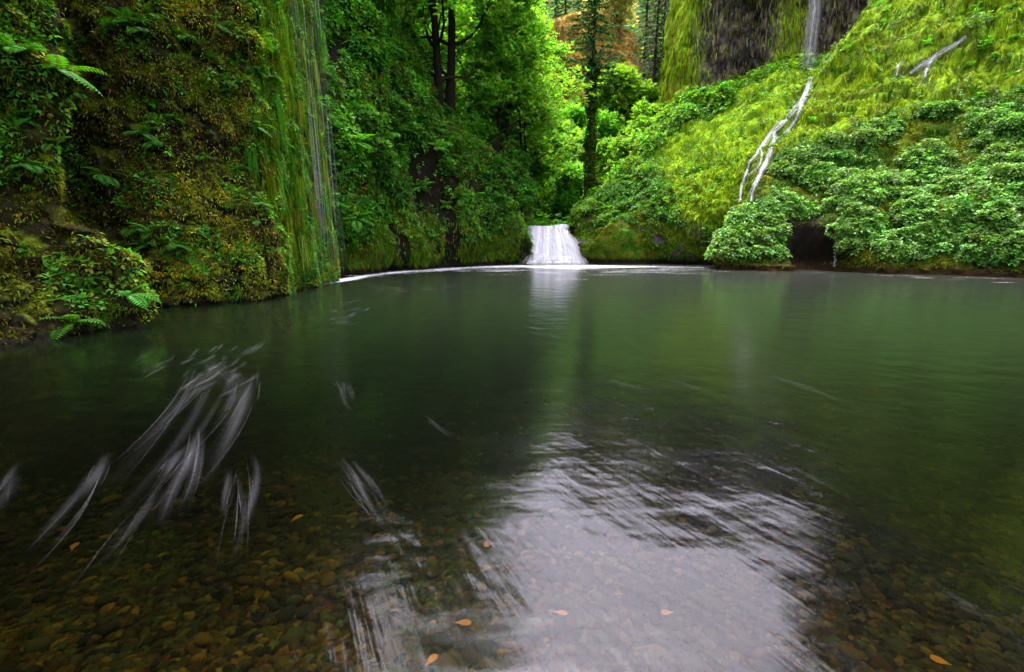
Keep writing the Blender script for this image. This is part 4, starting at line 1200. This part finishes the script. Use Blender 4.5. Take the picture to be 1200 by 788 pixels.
# ------------------------------------------------------------------ mossy boulder beside the waterfall
import bmesh
def boulder(seed, radii, sub=6):
    bm = bmesh.new(); bmesh.ops.create_icosphere(bm, subdivisions=sub, radius=1)
    V = np.array([v.co[:] for v in bm.verts]); F = np.array([[v.index for v in f.verts] for f in bm.faces]); bm.free()
    V = np.sign(V) * np.abs(V) ** .72
    V = V * (1 + .22 * fbm(V + seed, .9, 3, seed) + .14 * (billow(V + seed, .35, 3, seed + 3) - .5))[:, None]
    return V * np.array(radii), F
bV, bF = boulder(801, (2.25, 1.6, 2.75))
bc_ = lerp3(C_OLIVE, C_GREEN * .6, smooth(-.2, .3, fbm(bV, .8, 3, 803)))
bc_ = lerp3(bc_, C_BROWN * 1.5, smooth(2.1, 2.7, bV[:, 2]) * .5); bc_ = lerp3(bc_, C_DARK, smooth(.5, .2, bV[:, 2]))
bl = W(727, 309, 34.3); bl[2] = 0
bo = empty('mossy_boulder', bl)
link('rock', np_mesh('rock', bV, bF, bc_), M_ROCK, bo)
A = Acc(); n = 14000
k = rng.integers(0, len(bV), n); P = bV[k]; Nn = nrm(P / np.array([1.85, 1.5, 3.3]) ** 2)
ok = (P[:, 2] > .35); P, Nn = P[ok], Nn[ok]; n = len(P)
X, Y, Z = frames(Nn * .6 + randv(n) * .6 + np.array([0, 0, -.2]), randv(n) * .5 + UPZ)
A.scatter(BLADE_V, BLADE_F, P, X, Y, Z, np.stack([.045 + 0 * P[:, 0], .08 + .1 * rng.random(n), .15 + 0 * P[:, 0]], -1), lerp3(pick([C_OLIVE, C_OLIVE * 1.3, C_GREEN * .8], n), pick([C_ORANGE * .5, C_OLIVE * 1.2, C_GREEN], n), smooth(1.9, 2.5, P[:, 2])))
link('moss_cover', A.mesh('moss_cover'), M_MOSS, bo)
tag(bo, 'rounded moss covered boulder at the right edge of the waterfall', 'boulder')

# ------------------------------------------------------------------ stones of the stream bed
def stone_arr(seed):
    r = np.random.default_rng(seed)
    import bmesh
    bm = bmesh.new(); bmesh.ops.create_icosphere(bm, subdivisions=2, radius=1)
    V = np.array([v.co[:] for v in bm.verts]); F = np.array([[v.index for v in f.verts] for f in bm.faces]); bm.free()
    V = V * (1 + .28 * fbm(V + seed, .9, 2, seed))[:, None] * [1, r.uniform(.65, .9), r.uniform(.35, .55)]
    return V, F
arrs = [stone_arr(700 + k) for k in range(8)]
SC = [np.array(c) * .20 for c in ([.14, .075, .018], [.09, .055, .02], [.22, .11, .015], [.045, .036, .022], [.10, .085, .035], [.10, .05, .012], [.30, .14, .02])]
stone_me = []
for k, c in enumerate(SC):
    V, F = arrs[k % 8]
    me = np_mesh('stone', V, F, np.tile(c, (len(V), 1))); me.materials.append(M_STONE); stone_me.append(me)
def bed_spot(n, spread):
    px = rng.uniform(-60, 1260, n); py = 394 + 420 * rng.random(n) ** spread
    q = np.array([G(a, b, -.45)[:2] for a, b in zip(px, py)])
    return q[(q[:, 1] > .2) & (q[:, 0] > -7.2)]
q = bed_spot(300, .45)[:270]
zb = bed_z(q[:, 0], q[:, 1])
for i in range(len(q)):
    k = int(rng.choice(7, p=[.22, .2, .12, .2, .12, .1, .04]))
    o = link('stone', stone_me[k]); s = rng.uniform(.022, .062) * (1 + .09 * q[i, 1])
    o.location = (q[i, 0], q[i, 1], zb[i] + s * .15); o.scale = (s, s, s); o.rotation_euler = (rng.normal() * .2, rng.normal() * .2, rng.random() * 6.28)
    tag(o, 'rounded brown stone lying on the bed under the shallow water', 'stone', 'stones under the water')
A = Acc()
for k in range(8):
    V, F = arrs[k]
    n = 1500
    q = bed_spot(n, .6); n = len(q)
    s = rng.uniform(.012, .04, n) * (1 + .09 * q[:, 1]); a = rng.random(n) * 6.28
    X = np.stack([np.cos(a), np.sin(a), 0 * a], -1); Y = np.stack([-np.sin(a), np.cos(a), 0 * a], -1); Z = np.tile(UPZ, (n, 1))
    A.scatter(V, F, np.stack([q[:, 0], q[:, 1], bed_z(q[:, 0], q[:, 1])], -1), X, Y, Z, s, pick(SC[:6], n))
kind(link('gravel', A.mesh('gravel', True), M_STONE), 'stuff', 'small stones covering the stream bed')
# a few fallen orange leaves on the bed
lf, lF = _blade(4, .12, .36); lf[:, 0] *= np.repeat(np.sin(np.pi * (np.linspace(0, 1, 5) * .85 + .12)), 2)
lme = np_mesh('fallen_leaf', lf, lF, np.tile([.20, .07, .012], (len(lf), 1)), False); lme.materials.append(M_STONE)
for i, (px, py, s) in enumerate([(352, 582, .11), (552, 727, .09), (665, 712, .08), (512, 775, .08), (775, 715, .07), (570, 627, .08), (1090, 770, .08), (85, 612, .10)]):
    g_ = G(px, py, -.40); o = link('fallen_leaf', lme); o.location = (g_[0], g_[1], float(bed_z(np.array([g_[0]]), np.array([g_[1]]))[0]) + .09)
    o.scale = (s, s, s); o.rotation_euler = (.1, .1, rng.random() * 6.28)
    tag(o, 'orange fallen leaf lying among the stones under the water', 'leaf', 'fallen leaves under the water')

# ------------------------------------------------------------------ light, sky, camera
w = bpy.data.worlds.new('World'); sc.world = w; w.use_nodes = True
nt = w.node_tree; bg = nt.nodes['Background']
sky = nt.nodes.new('ShaderNodeTexSky'); sky.sky_type = 'NISHITA'; sky.sun_disc = False
SUN_EL, SUN_AZ = math.radians(69), math.radians(4)      # azimuth from +Y towards +X
sky.sun_elevation = SUN_EL; sky.sun_rotation = SUN_AZ; sky.dust_density = 5; sky.air_density = 1
hs = nt.nodes.new('ShaderNodeHueSaturation'); hs.inputs['Saturation'].default_value = .22
tint = nt.nodes.new('ShaderNodeMix'); tint.data_type = 'RGBA'; tint.blend_type = 'MULTIPLY'; tint.inputs[0].default_value = 1; tint.inputs[7].default_value = (1.0, .94, 1.10, 1)
nt.links.new(sky.outputs[0], hs.inputs['Color']); nt.links.new(hs.outputs[0], tint.inputs[6]); nt.links.new(tint.outputs[2], bg.inputs[0]); bg.inputs[1].default_value = .12
sl = bpy.data.lights.new('sun', 'SUN'); sl.energy = .7; sl.angle = math.radians(25); sl.color = (1, .95, .86)
so = bpy.data.objects.new('sun', sl); COL.objects.link(so)
sd = Vector((math.sin(SUN_AZ) * math.cos(SUN_EL), math.cos(SUN_AZ) * math.cos(SUN_EL), math.sin(SUN_EL)))
so.rotation_euler = sd.to_track_quat('Z', 'Y').to_euler()

cam = bpy.data.cameras.new('camera'); cam.sensor_width = 36; cam.lens = 36 * FOC / 1200; cam.clip_start = .05; cam.clip_end = 2000
co = bpy.data.objects.new('camera', cam); COL.objects.link(co); co.location = (0, 0, CAM_H)
co.rotation_euler = (math.pi / 2 - TILT, 0, 0); sc.camera = co

vs = sc.view_settings; vs.view_transform = 'Standard'; vs.look = 'None'; vs.gamma = 1; vs.exposure = 3.6; vs.use_curve_mapping = False
cy = sc.cycles
cy.max_bounces = 5; cy.diffuse_bounces = 2; cy.glossy_bounces = 2; cy.transmission_bounces = 3; cy.transparent_max_bounces = 40
cy.use_denoising = True
try: cy.denoiser = 'OPENIMAGEDENOISE'
except Exception: pass
cy.sample_clamp_indirect = 6
cy.caustics_reflective = False
